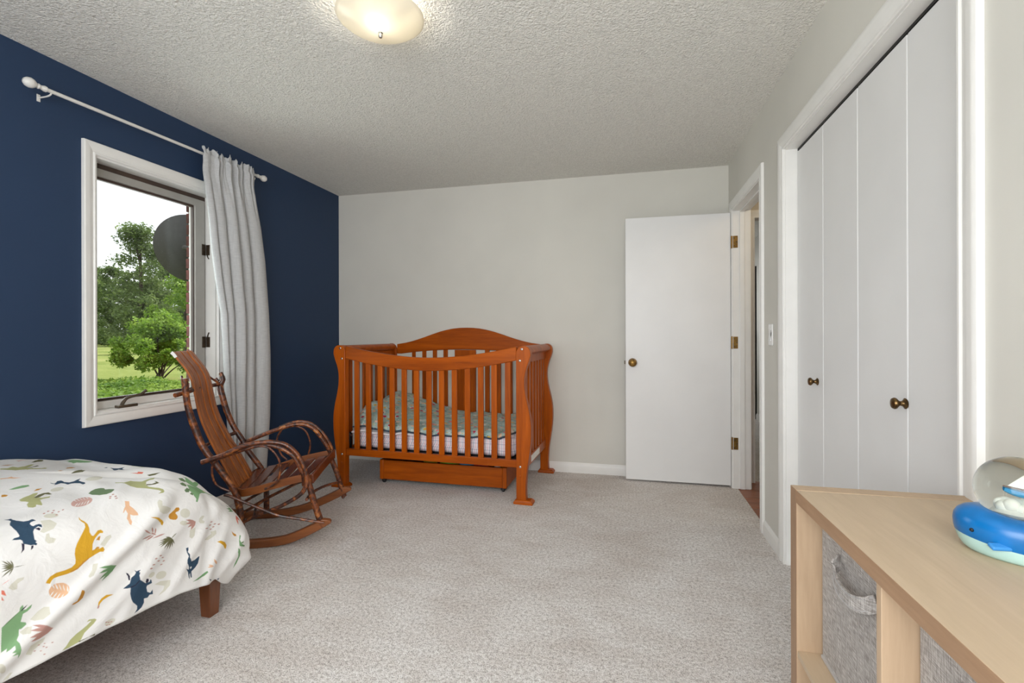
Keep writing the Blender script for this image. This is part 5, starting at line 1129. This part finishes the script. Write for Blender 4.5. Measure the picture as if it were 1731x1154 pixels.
hull.add([hm @ Vector(r[0]) for r in for_rows] + [hm @ Vector(r[-1]) for r in for_rows], [(i, i + 1, i + 10, i + 9) for i in range(8)])
boat = hull.build('boat', 'hull', wg, smooth=40)
MB().tube([hm @ Vector((.003, 0, 0)), hm @ Vector((.003, 0, .034))], .0012, 8).build('mast', 'mast', boat)
MB().tube([hm @ Vector((-.022, 0, .003)), hm @ Vector((.018, 0, .003))], .0010, 8).build('boom', 'mast', boat)
MB().prism([(-.018, .0045), (.001, .0045), (.001, .030)], 'Y', -.0006, .0006).build('sail', 'sail', boat, smooth=0).matrix_local = hm
MB().prism([(.005, .0045), (.019, .0045), (.005, .026)], 'Y', -.0006, .0006).build('sail', 'sail', boat, smooth=0).matrix_local = hm
wv = MB()
for k in range(14):
    an = 2 * PI * k / 14
    wv.lathe(ball(.008 + .002 * math.sin(5 * k), 8), 10, Matrix.Translation((gx + .022 * math.cos(an) + .006, gyy + .016 * math.sin(an), GZ - .021 + .002 * math.sin(3 * k))))
wv.lathe([(0, -.024), (.018, -.022), (.028, -.010), (.02, -.002), (0, 0)], 20, Matrix.Translation((gx, gyy, GZ - .022)))
wo = wv.build('foam', 'sail', wg, smooth=60); wo['kind'] = 'stuff'

# ------------------------------------------------------------------ outdoors
GZD = -.50
structure(MB().grid([[(-140 + 6 * i if False else x, y, GZD) for y in np.linspace(-30, 110, 24)] for x in np.linspace(-140, -2.9, 24)]).build('lawn', 'lawn', smooth=0), 'mown lawn outside the window', 'lawn')
ce, se = math.cos(math.radians(13.477)), math.sin(math.radians(13.477))
def atpx(px, t, z=GZD):
    xc = (px - 865.5) / 814.5
    return np.array([(ce * xc - se) * t, (se * xc + ce) * t, z])
def leaf_mesh(P, size, name, mat_, parent=None, up=.5, aspect=.55):
    n = len(P)
    nrm = rng.normal(size=(n, 3)); nrm[:, 2] = np.abs(nrm[:, 2]) + up; nrm /= np.linalg.norm(nrm, axis=1)[:, None]
    t = np.cross(nrm, rng.normal(size=(n, 3))); t /= np.linalg.norm(t, axis=1)[:, None]
    b = np.cross(nrm, t); s = (size * rng.uniform(.6, 1.3, n))[:, None]
    V = np.stack([P - t * s * .5, P + b * s * aspect * .5 + nrm * s * .06, P + t * s * .5, P - b * s * aspect * .5 + nrm * s * .06], 1).reshape(-1, 3)
    me = bpy.data.meshes.new(name)
    me.vertices.add(4 * n); me.vertices.foreach_set('co', V.astype(np.float32).ravel())
    me.loops.add(4 * n); me.loops.foreach_set('vertex_index', np.arange(4 * n, dtype=np.int32))
    me.polygons.add(n); me.polygons.foreach_set('loop_start', np.arange(0, 4 * n, 4, dtype=np.int32)); me.polygons.foreach_set('loop_total', np.full(n, 4, np.int32))
    me.update(); me.validate()
    me.materials.append(M[mat_])
    o = bpy.data.objects.new(name, me); C.collection.objects.link(o)
    if parent is not None: o.parent = parent
    return o
def tree(px, t, h, r, label, group=None, n=5200, low=.12, mat_='leaf_far', size=.42, nclump=34, layered=False):
    base = atpx(px, t)
    e = tag(empty('tree', tuple(base)), label, 'tree', group)
    MB().tube([(0, 0, 0), (.1, .05, h * .35), (-.08, .05, h * .7), (0, 0, h * .93)], [r * .07, r * .05, r * .03, .03], 8).build('trunk', 'trunk', e)
    cs = []
    for k in range(nclump):
        zz = rng.uniform(low, 1) * h
        q = (zz / h - low) / (1 - low)
        rad = r * (math.sin(PI * min(.98, .12 + .86 * q ** .75)) ** .8) * rng.uniform(.25, .95)
        an = rng.uniform(0, 2 * PI)
        cs.append((rad * math.cos(an), rad * math.sin(an), zz, r * rng.uniform(.16, .34)))
    cs.append((0, 0, h * .95, r * .14))
    for k in range(9):
        an = rng.uniform(0, 2 * PI)
        cs.append((r * .75 * math.cos(an), r * .75 * math.sin(an), rng.uniform(.8, 2.6), r * .24))
    cs = np.array(cs); idx = rng.choice(len(cs), n, p=cs[:, 3] ** 2 / (cs[:, 3] ** 2).sum())
    d = rng.normal(size=(n, 3)); d /= np.linalg.norm(d, axis=1)[:, None]
    P = cs[idx, :3] + d * (cs[idx, 3] * rng.uniform(.35, 1.05, n))[:, None] * np.array([1.25, 1.25, .68 if layered else .8])
    P[:, 2] = np.maximum(P[:, 2], .1)
    f = leaf_mesh(P, size, 'foliage', mat_, e); f['kind'] = 'stuff'
    for k in range(6):
        c_ = cs[rng.integers(len(cs))]
        MB().tube([(0, 0, c_[2] * .7), (c_[0] * .5, c_[1] * .5, c_[2] * .85), tuple(c_[:3])], [r * .022, r * .008], 6).build('branch', 'trunk', e)
tree(238, 78, 19.0, 6.2, 'tall tree with a layered crown rising above the tree line', n=16000, layered=True, nclump=60, size=.46)
for i, (px, t) in enumerate(((150, 84), (186, 97), (262, 92), (324, 90), (412, 106), (430, 84), (108, 98), (62, 86), (212, 112), (285, 108), (128, 112), (240, 126), (165, 124), (310, 122))):
    h = 12.8 * t / 82 * (1 + .10 * math.sin(i * 2.3)) - 1.0
    tree(px, t, h, 4.3, 'dense green tree in the tree line behind the lawn', 'trees in the tree line', n=9000, low=.02, size=.5)
tree(312, 46, 8.4, 2.6, 'sunlit light green tree in front of the tree line', n=7000, mat_='leaf_bush', size=.28, nclump=40)
bb = atpx(268, 17.6)
bush = tag(empty('bush', tuple(bb)), 'bright green leafy bush on the lawn seen through the window', 'bush')
cs = []
for k in range(60):
    q = rng.uniform(0, 1); zz = .45 + 1.85 * q
    an = rng.uniform(0, 2 * PI); rad = 1.45 * math.sin(PI * (.22 + .70 * q)) * rng.uniform(.15, .95)
    cs.append((rad * math.cos(an), rad * math.sin(an), zz, rng.uniform(.18, .36)))
cs = np.array(cs); n = 15000; idx = rng.integers(len(cs), size=n)
d = rng.normal(size=(n, 3)); d /= np.linalg.norm(d, axis=1)[:, None]
P = cs[idx, :3] + d * (cs[idx, 3] * rng.uniform(.4, 1.1, n))[:, None]
P[:, 2] = np.maximum(P[:, 2], .15)
f = leaf_mesh(P, .12, 'foliage', 'leaf_bush', bush, up=.4, aspect=.6); f['kind'] = 'stuff'
for k in range(9):
    c_ = cs[k]
    MB().tube([(rng.uniform(-.15, .15), rng.uniform(-.15, .15), 0), (c_[0] * .45, c_[1] * .45, c_[2] * .5), tuple(c_[:3])], [.035, .02, .01], 6).build('stem', 'trunk', bush)
n = 30000
pxs = rng.uniform(20, 470, n); ts = rng.uniform(8.0, 16.0, n)
xc = (pxs - 865.5) / 814.5
P = np.stack([(ce * xc - se) * ts, (se * xc + ce) * ts, np.zeros(n)], 1)
hgt = .22 + .13 * np.sin(P[:, 0] * 1.7) * np.sin(P[:, 1] * 1.3)
P[:, 2] = GZD + rng.uniform(0.02, 1, n) ** .7 * hgt
wd = leaf_mesh(P, .13, 'weeds', 'leaf_weed', None, up=.6, aspect=.6); wd['kind'] = 'stuff'
tag(wd, 'low leafy green weeds covering the ground outside the window', 'weeds')

# satellite dish on the outside wall
dc = np.array([-3.93, 3.66, 1.945])
dish = tag(empty('satellite_dish', tuple(dc)), 'grey satellite dish mounted outside beyond the window', 'satellite dish')
fw = Vector((dc[0], dc[1], 0.75)).normalized()          # concave side looks away from the house window
qd = fw.to_track_quat('Z', 'Y').to_matrix().to_4x4() @ Matrix.Rotation(math.radians(-30), 4, 'Z')
pr_ = [(.33 * i / 14, .09 * (i / 14) ** 2) for i in range(15)]
bowl = pr_ + [(.338, .094), (.338, .088)] + [(r, z - .006) for r, z in pr_[::-1]]
sc = Matrix.Diagonal((.86, .95, 1, 1))
MB().lathe(bowl, 48, qd @ sc).build('reflector', 'dish', dish, smooth=60)
back = qd @ Vector((0, 0, -.02))
wallp = Vector((-2.876 - dc[0], 3.95 - dc[1], -.25))
MB().tube([tuple(back), tuple(back * 6), (wallp.x - .22, wallp.y, wallp.z + .12), tuple(wallp)], .022, 12).build('mast', 'dish', dish)
MB().box(wallp.x - .006, wallp.x, wallp.y - .07, wallp.y + .07, wallp.z - .10, wallp.z + .10).build('wall_plate', 'dish', dish, bevel=.002)
MB().lathe([(0, -.05), (.06, -.05), (.06, -.004), (0, -.004)], 16, qd).build('bracket', 'dish', dish)
MB().tube([tuple(qd @ Vector((0, -.29, .08))), tuple(qd @ Vector((0, -.25, .28))), tuple(qd @ Vector((0, -.05, .40)))], .010, 8).build('feed_arm', 'dish', dish)
MB().lathe([(0, 0), (.03, 0), (.035, .08), (0, .08)], 14, qd @ Matrix.Translation((0, -.05, .37))).build('receiver', 'dish', dish)
